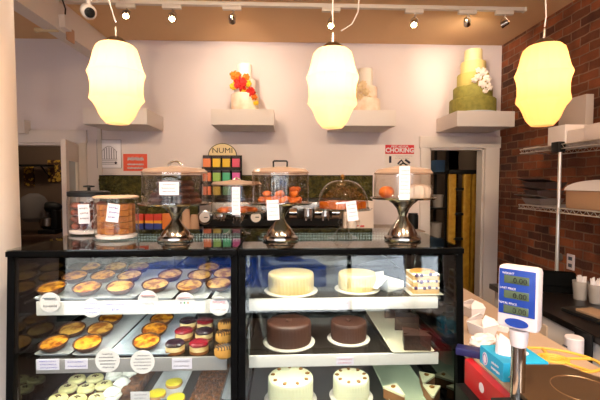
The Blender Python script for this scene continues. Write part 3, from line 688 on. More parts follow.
ts = [(TA, 53, 288, 'golden custard tart, front left corner of the top shelf'), (TA, 88, 288, 'deep orange custard tart, second in the front row of the top shelf'), (TB, 121, 287, 'pale custard tart, third in the front row of the top shelf'),
 (TA, 76, 276.5, 'custard tart in the second row, leftmost, of the wide top tray'), (TA, 104, 276, 'custard tart in the middle of the second row of the wide top tray'), (TB, 130.5, 276, 'pale custard tart, right in the second row of the wide top tray'),
 (TA, 90, 267.5, 'custard tart at the left of the back row in the wide top tray'), (TB, 116.5, 267.5, 'custard tart in the middle of the back row in the wide top tray'), (TB, 139, 267.5, 'custard tart at the right of the back row in the wide top tray'),
 (TB, 156, 285, 'front tart in the narrow second tray of the top shelf'), (TB, 171, 275, 'rear tart in the narrow second tray of the top shelf'),
 (TB, 190, 286, 'front tart in the narrow third tray of the top shelf'), (TB, 200, 276, 'middle tart in the narrow third tray of the top shelf'), (TB, 209, 268, 'back tart in the narrow third tray of the top shelf'),
 (TB, 219, 284, 'front tart in the tray beside the case divider'), (TB, 225, 274, 'rear tart in the tray beside the case divider')]
for P, x, y, lb in ts: T(P, x, y, Z1, lb)
t2 = [(TA, 55.5, 343, 'custard tart at the front of the left middle shelf tray'), (TB, 73, 329.5, 'custard tart behind the front one in the left middle shelf tray'), (TA, 88.5, 343, 'custard tart at the front of the second middle shelf tray'),
 (TB, 101, 329, 'pale custard tart in the middle of the second middle shelf tray'), (TA, 111.5, 318, 'custard tart at the back of the second middle shelf tray'),
 (TA, 147, 341.5, 'bright custard tart at the front of the blue white tray'), (TA, 155, 329.5, 'bright custard tart in the middle of the blue white tray'), (TA, 162.5, 319, 'bright custard tart at the back of the blue white tray')]
for P, x, y, lb in t2: T(P, x, y, Z2, lb)
# mini cheesecakes
cheese = mat('cheesecake', '#ecd8a4', .6, c2='#d4ac68', nscale=20, rand=True); grah = mat('biscuit_base', '#8a5020', .8, bump=.5, bscale=80)
redt = mat('raspberry_glaze', '#7a0e1c', .2, c2='#8a1428', nscale=40, bump=.5, bscale=60, coat=.6); bluet = mat('blueberry_glaze', '#150c18', .2, c2='#32182c', nscale=40, bump=.5, coat=.6)
def mk_cheese(m, kind):
    def f():
        t = thing('mini_cheesecake', '', 'cheesecake', (0, 0, 0), 0, 'mini cheesecakes on the middle shelf')
        obj('biscuit_base', MB().lathe([(.041, 0), (.042, .012), (.001, .012)], 28), grah, t)
        obj('cheesecake', MB().lathe([(.0405, .012), (.041, .035), (.001, .035)], 28), cheese, t)
        obj('glaze', MB().lathe([(.042, .033), (.043, .040), (.036, .047), (.001, .049)], 28, mod=lambda a, z: 1+.03*sin(5*a+z*60)), m, t); return t
    return f
CR = Proto(mk_cheese(redt, 'red')); CB = Proto(mk_cheese(bluet, 'dark'))
for P, x, y, lb in [(CB, 175, 341, 'dark berry topped mini cheesecake in the front row beside the tart tray'), (CR, 199, 341, 'red glazed mini cheesecake in the front row'), (CR, 184, 328.5, 'red glazed mini cheesecake in the second row, over the dark one'),
    (CB, 204, 329, 'dark berry topped mini cheesecake in the second row'), (CB, 188, 318.5, 'dark berry topped mini cheesecake in the back row, left'), (CR, 205, 319, 'red glazed mini cheesecake in the back row')]:
    T(P, x, y, Z2-TRZ, lb, .048)
stripe = mat('golden_pastry', '#c88c3c', .6, bump=.3); choc = mat('chocolate_glaze', '#2a0f08', .3, coat=.3)
def mk_stripe():
    t = thing('striped_pastry', '', 'pastry', (0, 0, 0), 0, 'striped pastries by the case divider')
    obj('pastry', MB().lathe([(.03, 0), (.04, .01), (.042, .03), (.035, .045), (.001, .05)], 24), stripe, t)
    mb = MB()
    for k in range(-3, 4):
        w = math.sqrt(max(.0001, .038**2-(k*.011)**2)); mb.tube([(k*.011+.004*sin(j), w*(j/4-1), .0530-.010*(abs(j/4-1))**3-abs(k)*.0014) for j in range(9)], .003, 6)
    obj('chocolate_stripes', mb, choc, t); return t
SP = Proto(mk_stripe)
for x, y, zz, lb in [(224, 345, 0, 'chocolate striped pastry at the front right of the middle shelf'), (224, 331, 0, 'chocolate striped pastry in the middle beside the case divider'), (226, 320, 0, 'chocolate striped pastry at the back beside the case divider')]:
    T(SP, x, y, Z2-TRZ, lb, .05, rz=.5)
# deck, left case
cbrown = mat('cupcake_sponge', '#6a3818', .8, bump=.4, rand=True); ccream = mat('cream_frosting', '#e0d4a0', .5, c2='#cfc484', nscale=15, rand=True); cwh = mat('white_frosting', '#d0cec8', .5)
crumb = mat('crumbs', '#3c200e', .8)
def mk_cup(fm, kind):
    def f():
        t = thing('cupcake', '', 'cupcake', (0, 0, 0), 0, 'cupcakes on the bottom deck')
        obj('cup', MB().lathe([(.026, 0), (.036, .042), (.001, .043)], 40, mod=lambda a, z: 1+.03*cos(20*a)), cbrown, t)
        if kind: mb = MB().lathe([(.037, .041), (.040, .050), (.034, .060), (.036, .066), (.026, .078), (.012, .088), (.001, .09)], 30, mod=lambda a, z: 1+.08*cos(6*a+z*90))
        else: mb = MB().lathe([(.037, .041), (.040, .050), (.034, .060), (.001, .064)], 28, mod=lambda a, z: 1+.02*cos(7*a))
        obj('frosting', mb, fm, t)
        if not kind:
            mb = MB(); 
            for k in range(9): mb.ball((rnd.uniform(-.014, .014), rnd.uniform(-.012, .012), .063), rnd.uniform(.003, .006), 1)
            obj('crumb_topping', mb, crumb, t)
        return t
    return f
UA = Proto(mk_cup(ccream, 0)); UB = Proto(mk_cup(cwh, 1))
cups = [(UA, 77, 377, ''), (UA, 95, 376, ''), (UA, 68, 386, ''), (UA, 86, 386, ''), (UA, 104, 383, ''), (UA, 58, 396, ''), (UA, 77, 397, ''), (UA, 97, 396, ''),
        (UB, 114, 374, ''), (UB, 130, 373, ''), (UB, 122, 383, ''), (UB, 112, 393, '')]
RW = ['yellow frosted cupcake in the back row, left of the two', 'yellow frosted cupcake in the back row, next to the white swirls', 'yellow frosted cupcake in the second row, leftmost', 'yellow frosted cupcake in the middle of the second row', 'yellow frosted cupcake in the second row, next to the white swirls',
      'yellow frosted cupcake at the bottom left of the lower deck', 'yellow frosted cupcake in the middle of the front row', 'yellow frosted cupcake in the front row, right end', 'white swirl cupcake at the back left of the white ones', 'white swirl cupcake at the back right of the white ones', 'white swirl cupcake in the middle of the white ones', 'white swirl cupcake nearest the front']
for (P, x, y, _), lb in zip(cups, RW):
    T(P, x, y, ZD-TRZ, lb, .062)
# wooden-looking cake block right of cupcakes
a = onz(137, 376, ZD+.06); solo('nut_loaf', MB().box(-.035, .035, -.16, .16, 0, .06, .01), mat('loaf_brown', '#7a4c28', .8, bump=.8, bscale=50, c2='#3c200e', nscale=30), 'long brown nut loaf right of the white cupcakes', 'loaf', (a.x+.005, 1.98, ZD))
tray('serving_tray', 146, 179, 399, ZD+.0, YS1-.12, porc, 'white tray of yellow cookies on the bottom deck')
yc = mat('yellow_icing_glaze', '#e0cc1c', .35, coat=.3); bis = mat('cookie', '#c08c48', .7)
def mk_cookie():
    t = thing('lemon_cookie', '', 'cookie', (0, 0, 0), 0, 'yellow lemon cookies')
    obj('cookie_base', MB().lathe([(.034, 0), (.038, .008), (.036, .014), (.001, .014)], 28), bis, t); obj('icing', MB().lathe([(.036, .0135), (.037, .018), (.030, .021), (.001, .022)], 28), yc, t); return t
CK = Proto(mk_cookie)
for x, y, lb in [(174, 381, 'yellow iced cookie at the back of the small white tray'), (157, 392, 'yellow iced cookie front left on the small white tray'), (176, 396.5, 'yellow iced cookie front right on the small white tray')]: T(CK, x, y, ZD, lb, .022, sc=1.08)
a = onz(188, 400, ZD+.03); b = onz(218, 400, ZD+.03)
solo('crumble_slab', MB().grid(0, 1, 0, 1, 30, 40, lambda u, v: Vector(((b.x-a.x+.01)*u, .38*v, .03+(0 if min(u, v, 1-u, 1-v) > .01 else -.029)+rnd.uniform(-.004, .004)))), mat('crumble_brown', '#3a1e0c', .5, c2='#7a4a20', nscale=60, coat=.4), 'dark nutty crumble slab right of the yellow cookies', 'cake slab', (a.x, a.y-.02, ZD), smooth=0)
tray('serving_tray', 221, 238, 399, ZD, YS1-.15, porc, 'narrow white tray on the bottom deck beside the case divider')
# whole cakes, right case
board = mat('cake_board_card', '#d8cec4', .4)
def mk_cake(nm, m, r, h, deco, dm, flute=.02, n=40):
    def f():
        t = thing('round_cake', nm, 'cake', (0, 0, 0), 0, 'whole round cakes in the right case')
        obj('cake_board', MB().lathe([(r+.016, 0), (r+.018, .004), (r+.016, .006)], 40), board, t)
        def md(a, z): return 1+(flute*abs(cos(n/2*a+z*8)) if .012 < z < h-.012 else 0)
        prof = [(r*.97, .006)]+[(r*.985, .006+(h-.012)*k/8) for k in range(1, 8)]+[(r*.99, h-.004), (r*.95, h+.001), (r*.7, h+.002), (r*.5, h), (.001, h)]
        obj('cake_body', MB().lathe(prof, 160, mod=md), m, t, smooth=50)
        if deco == 'swirl': obj('chocolate_curl', MB().ball((0, 0, h+.004), .012, 1, (1.3, 1, .7), .2), dm, t)
        if deco == 'nuts':
            for k in range(9): 
                a = 2*pi*k/9+.2; mb = MB().ball((r*.78*cos(a), r*.78*sin(a), h+.004), .0095, 1, (1.25, 1, .7), .15, (0, 0, a)); obj('walnut_piece', mb, dm, t)
        return t
    return f
cream = mat('butter_cream', '#d6c08e', .5, c2='#c8ae76', nscale=6, sss=.04); ccho = mat('chocolate_cake_frosting', '#381b10', .5, c2='#452417', nscale=8); ccar = mat('pale_frosting', '#dcd8b4', .5, sss=.04); nut = mat('walnut', '#8a5c20', .6)
def cake(px, hwpx, ytop, ybot, z, nm, m, deco=None, dm=None):
    # centre from the visible top ellipse and base
    yc_ = ybot-(ybot-ytop)*.22
    p = onz(px, yc_, z); s = 400/p.y; r = hwpx/s; h = max(.075, (yc_-ytop-7)/s)
    P = Proto(mk_cake(nm, m, r, h, deco, dm)); P.put((p.x, p.y, z), 0); print(nm, round(r, 3), round(h, 3), tuple(round(v, 2) for v in p))
cake(291, 23, 265, 298, Z1, 'tall cream frosted round cake at the left of the top shelf', cream)
cake(357, 19, 265, 296, Z1, 'smaller cream frosted round cake right of the other on the top shelf', cream)
cake(289, 22.5, 313, 350, Z2, 'larger dark chocolate round cake on the middle shelf, left', ccho, 'swirl', ccho)
cake(348.5, 18, 313, 346, Z2, 'smaller dark chocolate round cake on the middle shelf beside the brownie tray', ccho, 'swirl', ccho)
cake(290.5, 23, 368, 408, ZD, 'larger pale frosted cake ringed with walnuts on the bottom deck, left', ccar, 'nuts', nut)
cake(351, 18.5, 368, 404, ZD, 'smaller pale frosted cake ringed with walnuts on the bottom deck, right', ccar, 'nuts', nut)
# brownie tray
tray('serving_tray', 392, 436, 352, Z2, YS1, mat('cream_tray', '#d8cdb4', .4), 'long cream tray holding chocolate cake slices on the middle shelf')
chs = mat('chocolate_slice', '#22100a', .5, c2='#331a10', nscale=30, bump=.5, bscale=60)
def slice_mb(L, w, h):
    mb = MB(); a = [Vector((-w/2, L, 0)), Vector((w/2, L, 0)), Vector((.004, 0, 0)), Vector((-.004, 0, 0))]
    return mb.loft([a, [v+Vector((0, 0, h)) for v in a]])
def mk_cslice():
    t = thing('chocolate_cake_slice', '', 'cake slice', (0, 0, 0), 0, 'chocolate cake slices on the tray')
    obj('sponge', slice_mb(.11, .08, .06), chs, t); obj('frosting', slice_mb(.114, .084, .008).move((0, -.002, .06)), mat('chocolate_slice_frosting', '#301810', .45), t)
    obj('filling', slice_mb(.1105, .0805, .004).move((0, -.0003, .028)), mat('slice_filling', '#1c0a06', .4), t); return t
CS = Proto(mk_cslice)
for x, y, rz, lb in [(404, 350, -1.35, 'chocolate cake slice at the front of the cream tray, left'), (428, 346, 1.35, 'chocolate cake slice at the front of the cream tray, right'), (395, 330, -1.35, 'chocolate cake slice in the middle of the cream tray, left'), (418, 328, 1.4, 'chocolate cake slice in the middle of the cream tray, right'),
    (385, 318, -1.3, 'chocolate cake slice at the back of the cream tray, left'), (408, 316, 1.4, 'chocolate cake slice at the back of the cream tray, right')]:
    p = onz(x, y, Z2+.005); CS.put((p.x, p.y, Z2+.005), rz, lb, 1.0)
tray('serving_tray', 392, 438, 406, ZD, YS1, mat('green_white_tray', '#b8c4a8', .35), 'long pale green tray with iced slices on the bottom deck')
def mk_pslice():
    t = thing('carrot_cake_slice', '', 'cake slice', (0, 0, 0), 0, 'pale iced cake slices on the bottom deck')
    obj('sponge', slice_mb(.10, .075, .045), mat('carrot_sponge', '#8a5c38', .8, bump=.5), t); obj('frosting', slice_mb(.104, .079, .01).move((0, -.002, .045)), ccar, t)
    obj('walnut_piece', MB().ball((0, .075, .058), .011, 1, (1.2, 1, .7), .15), nut, t); return t
PS = Proto(mk_pslice)
for x, y, rz, lb in [(404, 397, .4, 'iced slice with walnut at the left of the pale green tray'), (424, 384, -.5, 'iced slice with walnut at the back of the pale green tray'), (433, 398, -.3, 'iced slice with walnut at the right of the pale green tray')]:
    p = onz(x, y, ZD+.05); PS.put((p.x, p.y, ZD+.005), rz, lb)
# layered berry cake, wrapped slices on top shelf right
p = onz(424, 293, Z1)
t = thing('layered_berry_cake', 'cut layer cake with cream and dark berry filling at the right of the top shelf', 'cake', (p.x, p.y+.02, Z1))
berry = mat('berry_layer', '#4a2450', .5); spn = mat('pale_sponge', '#d0a468', .7)
z = .004; obj('cake_board', MB().box(-.075, .075, -.06, .07, 0, .004, .001), board, t)
for k in range(3):
    obj('sponge', MB().box(-.06, .06, -.05, .06, z, z+.022, .004), spn, t); z += .022
    obj('cream_layer', MB().box(-.061, .061, -.051, .061, z, z+.008, .003), icing, t)
    for j in range(4): obj('berry', MB().ball((-.045+j*.03+rnd.uniform(-.009, .009), -.048, z+.004+rnd.uniform(-.003, .004)), rnd.uniform(.006, .011), 1), berry, t)
    z += .008
obj('icing', MB().ball((0, .005, z), .06, 2, (1, .95, .2), .05), mat('caramel_icing', '#b8803c', .4), t)
p = onz(386, 290, Z1); t = thing('wrapped_cake_box', 'open white cake carton tilted beside the berry cake on the top shelf', 'carton', (p.x+.01, p.y+.05, Z1), .5)
mb = MB().box(-.05, .05, -.07, .07, 0, .008, .001).box(-.05, -.046, -.07, .07, 0, .07).box(.046, .05, -.07, .07, 0, .04).box(-.05, .05, .066, .07, 0, .06)
obj('carton', mb, mat('carton_white', '#e2ddd8', .5), t); obj('flap', MB().box(-.13, -.05, -.07, .07, .066, .069, rot=(0, R(-35), 0), piv=(-.05, 0, .067)), MATS['carton_white'], t)
# price tags
def rtag(px, py, z, rpx, rows_, m, label, seed, extra=None, parent_y=None):
    Y = (1.712-(Z1-z)*TILT)-.006; p = at(px, py, Y); r = rpx/(400/Y)
    t = thing('round_tag', label, 'price tag', (p.x, Y, p.z), 0, 'round tags on the shelf rails')
    obj('card', MB().lathe([(r, -.001), (r, .001)], 28).turn((pi/2, 0, 0)), tagp, t)
    if rows_: scribble(t, -r*.8, r*.8, -r*.7, r*.7, rows_, m, -.0018, .0010 if rows_ == 5 else .0009, seed, True)
    if extra == 'dots':
        for k, mm in enumerate((grey, inkg, inko)): obj('dot', MB().lathe([(.005, 0), (.005, .001)], 10).turn((pi/2, 0, 0)).move((-.017+k*.015, -.0012, -.003)), mm, t)
    if extra: obj('title', MB().tube([(-.03+.006*i, -.0018, r*.42+.002*(i % 2)) for i in range(10)], .0016, 4), inkr if extra != 'teal' else mat('teal_ink', '#1c5c6c', .8), t)
def qtag(px, py, z, wpx, hpx, m, label, seed, price=None, rows_=2):
    Y = (1.712-(Z1-z)*TILT)-.004; p = at(px, py, Y); s = 400/Y; w, h = wpx/s/2, hpx/s/2
    t = thing('price_tag', label, 'price tag', (p.x, Y, p.z), 0, 'rectangular tags on the shelf rails')
    obj('card', MB().box(-w, w, -.0012, .0012, -h, h), mat('tag_lilac', '#e6dcee', .7), t)
    if price: text(price, .013, m, t, (0, -.0022, -h*.5)); scribble(t, -w*.85, w*.85, -h*.1, h*.9, rows_, m, -.002, .0007, seed)
    else: scribble(t, -w*.85, w*.85, -h*.85, h*.9, rows_, m, -.002, .0007, seed)
rtag(50, 302.5, Z1, 10, 2, grey, 'round tag with teal heading at the left end of the top rail', 1, 'teal')
rtag(91.5, 308, Z1, 9.5, 3, inkb, 'round tag hanging low beside the blue written price tag', 2)
rtag(148, 300, Z1, 9.8, 2, grey, 'round tag with a red heading on the top rail', 3, 'red')
rtag(185, 302, Z1, 9.8, 0, grey, 'round tag with coloured dots on the top rail', 4, 'dots')
rtag(219, 306, Z1, 9.8, 2, inkr, 'round tag with red writing next to the case divider', 5, 'red')
qtag(115.5, 306.5, Z1, 22, 12, inkb, 'lilac price tag in blue writing reading $7.50 on the top rail', 6, '$7.50', 1)
rtag(107.5, 360.5, Z2, 12, 5, ink, 'round handwritten tag on the middle rail, left of the two', 7)
rtag(142.5, 362, Z2, 12, 5, ink, 'round handwritten tag on the middle rail, right of the two', 8)
qtag(48, 364.5, Z2, 22, 11, inkb, 'blue handwritten tag at the left end of the middle rail', 9, None, 3)
qtag(76.5, 364, Z2, 22, 10, inkb, 'blue handwritten tag second from the left on the middle rail', 10, None, 2)
qtag(182, 363.5, Z2, 20, 11, ink, 'lilac tag in dark writing below the mini cheesecakes', 11, None, 2)
qtag(341, 305, Z1, 18, 9, inkr, 'small lilac tag in red writing on the right case top rail', 12, None, 2)
qtag(345, 361, Z2, 18, 8, inkr, 'small lilac tag in red writing on the right case middle rail', 13, None, 2)
p = onz(153, 397, ZD); t = thing('price_tag', 'small white tag in front of the yellow cookies', 'price tag', (p.x, 1.70, at(153, 396, 1.70).z-.02))
obj('card', MB().box(-.04, .04, -.001, .001, 0, .04), paper, t); scribble(t, -.03, .03, .005, .035, 2, ink, -.0018, .0007, 14)
obj('foot', MB().box(-.02, .02, -.001, .02, -(t.location.z-ZD), 0), paper, t)

# ------------------------------------------------------------------ cake stands, domes and jars on top
ZG = ZT+.006
def domelabel(parent, px, py, wpx, hpx, Y, tilt=0, seed=1, m=ink, rows_=3, label=None):
    p = at(px, py, Y); s = 400/Y; w, h = wpx/s/2, hpx/s/2; q = parent.location
    t = obj('price_card', MB().box(-w, w, -.0012, .0012, -h, h), paper, parent, label=label); t.location = (p.x-q.x, Y-q.y, p.z-q.z); t.rotation_euler = (0, tilt, 0)
    scribble(t, -w*.8, w*.8, -h*.7, h*.85, rows_, m, -.002, .0008, seed)
def stand(px, base_y, hwpx, yplate, yshoulder, ytop, label, kind, pm, handle, hand_m):
    b = onz(px, base_y, ZG); s = 400/b.y; r = hwpx/s; zp = at(px, yplate, b.y).z-ZG
    t = thing('cake_stand', label, 'cake stand', (b.x, b.y, ZG))
    if kind == 'steel':
        k = zp
        prof = [(.082, 0), (.086, .006), (.084, .014), (.070, .022), (.066, .034), (.050, k*.34), (.030, k*.48), (.019, k*.60), (.022, k*.66), (.030, k*.78), (.048, k*.90), (.066, k*.97), (.07, k)]
    else:
        k = zp; prof = [(.07, 0), (.072, .005), (.05, .012), (.022, k*.35), (.016, k*.5), (.026, k*.58), (.016, k*.66), (.02, k*.8), (.045, k)]
    obj('pedestal', MB().lathe(prof, 32, cap=True), pm, t)
    obj('plate', MB().lathe([(.05, k), (r+.012, k+.004), (r+.02, k+.012), (r+.017, k+.013), (r+.008, k+.009), (.001, k+.008)], 40), pm, t)
    kk = k+.010; d = bpy.data.objects.new('dome_lid', None)
    zs = at(px, yshoulder, b.y).z-ZG; zt = at(px, ytop, b.y).z-ZG
    lid = thing('cake_dome', label.replace('stand', 'dome').replace('cake dome', 'dome'), 'cake dome', (b.x, b.y, ZG+kk)); 
    if kind == 'cloche' or handle == 'knob':
        prof = [(r*1.0, .0)]+[(r*cos(a)**.75, (zt-kk)*sin(a)) for a in [pi/2*j/12 for j in range(1, 12)]]+[(.004, zt-kk)]
        obj('cover', MB().lathe(prof, 40, cap=False), GD, lid)
        obj('rim', MB().lathe([(r-.001, 0), (r+.004, .002), (r+.002, .006), (r-.001, .006)], 40, cap=False), GD, lid)
        obj('knob', MB().lathe([(.006, 0), (.007, .008), (.011, .018), (.006, .028), (.001, .03)], 16, (0, 0, zt-kk-.002)), hand_m, lid)
    else:
        obj('cover', MB().lathe([(r, 0), (r*.985, (zs-kk)*.9), (r*.97, zs-kk)], 40, cap=False), GD, lid)
        obj('lid_top', MB().lathe([(r*.99, zs-kk-.006), (r*1.0, zs-kk), (r*.9, zs-kk+.006+(zt-zs)*.3), (r*.5, (zt-kk)-(zt-zs)*.25), (.02, zt-kk), (.001, zt-kk)], 40, cap=False), GL, lid)
        obj('rim', MB().lathe([(r-.001, 0), (r+.005, .001), (r+.004, .006), (r-.001, .006)], 40, cap=False), GD, lid)
        z0 = zt-kk
        if handle == 'arch': pts = [(.032*cos(a), 0, z0-.002+.024*sin(a)) for a in [pi*j/10 for j in range(11)]]
        elif handle == 'bar': pts = [(-.032, 0, z0-.002), (-.033, 0, z0+.022), (-.028, 0, z0+.026), (.028, 0, z0+.026), (.033, 0, z0+.022), (.032, 0, z0-.002)]
        else: pts = [(-.02, 0, z0), (0, 0, z0+.012), (.02, 0, z0)]
        obj('handle', MB().tube(pts, .0045, 8), hand_m, lid)
    return t, lid, b, ZG+kk, r
choc2 = mat('dark_cookie', '#2e1c18', .45, c2='#4a2a22', nscale=30, bump=.5, rand=True); org = mat('orange_bun', '#d8741c', .5, c2='#a84c10', nscale=30, rand=True, bump=.4)
def pile(name, cat, lblf, b, z, items, m, shape, group):
    for i, (dx, dy, dz, r, rz) in enumerate(items):
        mb = MB()
        if shape == 'bun': mb.ball((0, 0, r*.6), r, 3, (1, 1, .6)); 
        elif shape == 'ring': mb.lathe([(.0+r*.25, r*.3), (r*.4, r*.55), (r*.7, r*.62), (r, r*.35), (r*.9, r*.05), (r*.5, 0), (r*.27, .1*r)], 28, cap=False)
        elif shape == 'rock': mb.ball((0, 0, r*.7), r, 2, (1, .9, .7), .15)
        elif shape == 'cube': mb.box(-r, r, -r, r, 0, r*1.2, r*.15)
        solo(name, mb, m, lblf(i, dx, dy, dz), cat, (b.x+dx, b.y+dy, z+dz), rz, group)
def side(dx, dy, dz, base):
    h = 'left' if dx < -.03 else 'right' if dx > .03 else 'middle'
    v = 'upper' if dz > .02 else 'lower'; f = 'front' if dy < 0 else 'rear'
    return '%s, %s %s %s' % (base, v, f, h)
PZ = .0
s1 = stand(176, 239.5, 31.5, 205.5, 172, 166, 'steel pedestal cake stand with dark cookies, leftmost of the stands', 'steel', dsteel, 'arch', dsteel)
def ringspots(r, n, r0, seed, layers=2, step=.035):
    q = random.Random(seed); out = []
    for l in range(layers):
        nn = n if l == 0 else n-2
        for k in range(nn):
            a = 2*pi*k/nn+q.uniform(-.1, .1)+l*.5; rr = r-l*.012; out.append((rr*cos(a), rr*sin(a), l*step, r0, q.uniform(0, 3)))
    return out
pile('chocolate_cookie', 'cookie', lambda i, x, y, z: side(x, y, z, 'dark chocolate cookie ring under the leftmost dome'), s1[2], s1[3], ringspots(.085, 6, .042, 1, 4, .0275), choc2, 'ring', 'dark cookies under the leftmost dome')
domelabel(s1[1], 169, 188.5, 19, 13, s1[2].y-.165, 0, 21, ink, 3)
s2 = stand(237, 234.3, 25, 213.5, 184, 180, 'low clear glass cake stand with orange buns, second stand from the left', 'glass', G, 'none', GL)
pile('orange_bun', 'bun', lambda i, x, y, z: side(x, y, z, 'golden bun under the low second dome'), s2[2], s2[3], ringspots(.075, 5, .036, 2, 1), org, 'ring', 'golden buns under the second dome')
domelabel(s2[1], 236, 201, 8, 28, s2[2].y-.14, 0, 22, grey, 6)
s3 = stand(280.5, 239.5, 28.5, 205, 172, 166.5, 'steel pedestal cake stand with orange pastries at the middle, under a barred dome', 'steel', dsteel, 'bar', blackp)
pile('orange_pastry', 'pastry', lambda i, x, y, z: side(x, y, z, 'orange glazed pastry under the dome with bar handle'), s3[2], s3[3], ringspots(.085, 8, .022, 3, 2, .028)+[(-.02, .02, 0, .025, 0), (.03, .0, 0, .025, 0), (.06, -.03, .05, .02, 0), (.08, .02, .05, .02, 0)], org, 'rock', 'orange pastries under the middle dome')
domelabel(s3[1], 273, 210, 12, 20, s3[2].y-.165, R(-3), 23, ink, 4)
s4 = stand(342.5, 238.5, 26, 210.5, 200, 180, 'glass cake stand with caramel flans under a rounded cloche', 'glass', G, 'knob', mat('brass', '#b0803c', .25, 1))
flan = mat('caramel_flan', '#c06818', .25, c2='#8a3c0c', nscale=20, coat=.5, rand=True)
pile('caramel_flan', 'flan', lambda i, x, y, z: side(x, y, z, 'caramel brown flan under the rounded cloche'), s4[2], s4[3], ringspots(.073, 6, .03, 4, 1), flan, 'cube', 'caramel flans under the cloche')
domelabel(s4[0], 352, 211, 10.5, 20, s4[2].y-.16, R(-8), 24, ink, 4)
s5 = stand(402.5, 239.5, 29, 200, 173, 165.5, 'large steel pedestal cake stand at the right end, under a wide dome', 'steel', dsteel, 'arc', blackp)
b5 = s5[2]
solo('golden_pastry', MB().ball((0, 0, .028), .036, 3, (1, .9, .8), .03), org, 'golden orange pastry at the left under the rightmost dome', 'pastry', (b5.x-.085, b5.y-.02, s5[3]))
solo('golden_pastry', MB().ball((0, 0, .028), .034, 3, (1, .9, .8), .03), mat('pale_bun', '#d8a868', .6), 'paler pastry behind the golden one under the rightmost dome', 'pastry', (b5.x-.06, b5.y+.055, s5[3]))
mc = mat('meringue', '#d8ccc4', .6)
for k, (dx, dy, lb) in enumerate([(.05, -.04, 'white fluted cake at the front right under the rightmost dome'), (.095, .02, 'white fluted cake at the right edge under the rightmost dome')]):
    solo('white_fluted_cake', MB().lathe([(.038, 0), (.043, .02), (.042, .045), (.03, .06), (.001, .066)], 48, mod=lambda a, z: 1+.04*cos(12*a)), mc, lb, 'cake', (b5.x+dx, b5.y+dy, s5[3]))
domelabel(s5[1], 404.5, 183, 11, 34, b5.y-.155, 0, 25, grey, 7)
# jars
def jar(px, by, hwpx, ytop, m_lid, label, lidkind):
    b = onz(px, by, ZG); s = 400/b.y; r = hwpx/s; h = at(px, ytop, b.y).z-ZG
    t = thing('glass_jar', label, 'jar', (b.x, b.y, ZG))
    obj('jar_body', MB().lathe([(r*.92, 0), (r*.99, .008), (r, .02), (r, h-.02), (r*.97, h-.008), (r*.97, h), (r*.955, h), (r*.955, h-.01), (r*.98, h-.025), (r*.98, .02), (r*.9, .008)], 40, cap=True), G, t)
    if lidkind == 'flat': obj('lid', MB().lathe([(r*1.0, h), (r*1.03, h+.003), (r*1.03, h+.008), (r*.9, h+.012), (.001, h+.013)], 40), m_lid, t)
    else:
        obj('lid', MB().lathe([(r*.92, h), (r*.98, h+.003), (r*.98, h+.025), (r*.8, h+.03), (.001, h+.032)], 40), m_lid, t)
        obj('lid_knob', MB().lathe([(.008, 0), (.008, .018), (.028, .02), (.028, .027), (.001, .03)], 20, (0, 0, h+.03)), m_lid, t)
    sg = obj('sugar_layer', MB().lathe([(r*.9, .008), (r*.93, .02), (r*.7, .026), (.001, .02)], 30), mat('powdered_sugar', '#e2d8d4', .9), t)
    return t, b, r, h
j1 = jar(90, 233.5, 19.5, 196.5, blackp, 'glass jar of dark red brown sweets with a black knobbed lid', 'knob')
j2 = jar(117, 238.5, 20.5, 198, mat('wood_lid', '#c0a488', .6), 'glass jar of stacked caramel squares with a flat pale lid', 'flat')
fud = mat('caramel_square', '#b0702c', .6, c2='#84481a', nscale=30, bump=.4, rand=True); redb = mat('dark_sweet', '#5a2c1e', .6, c2='#82402c', nscale=30, bump=.4, rand=True)
n = 0
hn = ['front', 'front right', 'right', 'rear right', 'rear', 'rear left', 'left', 'front left']; ln = ['bottom', 'second', 'third', 'fourth', 'fifth', 'top']
for l in range(5):
    for k in range(8):
        a = -pi/2+2*pi*k/8; rr = j2[2]-.036
        solo('caramel_square', MB().box(-.022, .022, -.018, .018, 0, .027, .003), fud, 'caramel square in the flat lidded jar, %s layer, %s' % (ln[l], hn[k]), 'sweet', (j2[1].x+rr*cos(a), j2[1].y+rr*sin(a), ZG+.028+l*.0285), a+pi/2+rnd.uniform(-.08, .08), 'caramel squares in the flat lidded jar')
for l in range(4):
    for k in range(8):
        a = -pi/2+2*pi*k/8+l*.35; rr = j1[2]-.038
        solo('dark_sweet', MB().ball((0, 0, .018), .022, 2, (1, .8, .8), .12), redb, 'dark red brown sweet in the black lidded jar, %s layer, %s' % (ln[l], hn[k]), 'sweet', (j1[1].x+rr*cos(a), j1[1].y+rr*sin(a), ZG+.026+l*.036), a, 'dark sweets in the black lidded jar')
domelabel(j2[0], 113, 213, 12, 18, j2[1].y-j2[2]-.004, R(8), 26, inkb, 3); domelabel(j1[0], 84, 214, 11, 19, j1[1].y-j1[2]-.004, R(-2), 27, ink, 3)

# ------------------------------------------------------------------ right hand packing counter
ZK = .90; hK = 1.6-ZK
xl = .705; xr = 1.7*hK
kraft = mat('kraft_paper', '#b89e88', .7, c2='#b0947c', nscale=3)
YN = .9
pk = thing('packing_counter', 'low packing counter covered in tan kraft paper at the right', 'counter', (0, 0, 0))
poly = [(xl, YN), (xr, YN), (xr, 3.0), (XE+.02, 3.0), (XE+.02, 1.62), (xl, 1.62-.03)]
poly = [(.50, YN), (xr, YN), (xr, 2.95), (.758, 2.95), (.758, 1.195), (.50, 1.195)]
obj('paper_top', MB().prism(poly, 'z', ZK-.03, ZK), kraft, pk, smooth=0)
poly2 = [(x+(.01 if x < 1 else -.01), y) for x, y in poly]
obj('side_ledge', MB().box(.69, .765, 1.20, 1.54, 0, .795), blackp, pk)
obj('cabinet', MB().prism(poly2, 'z', 0, ZK-.03), blackp, pk, smooth=0)
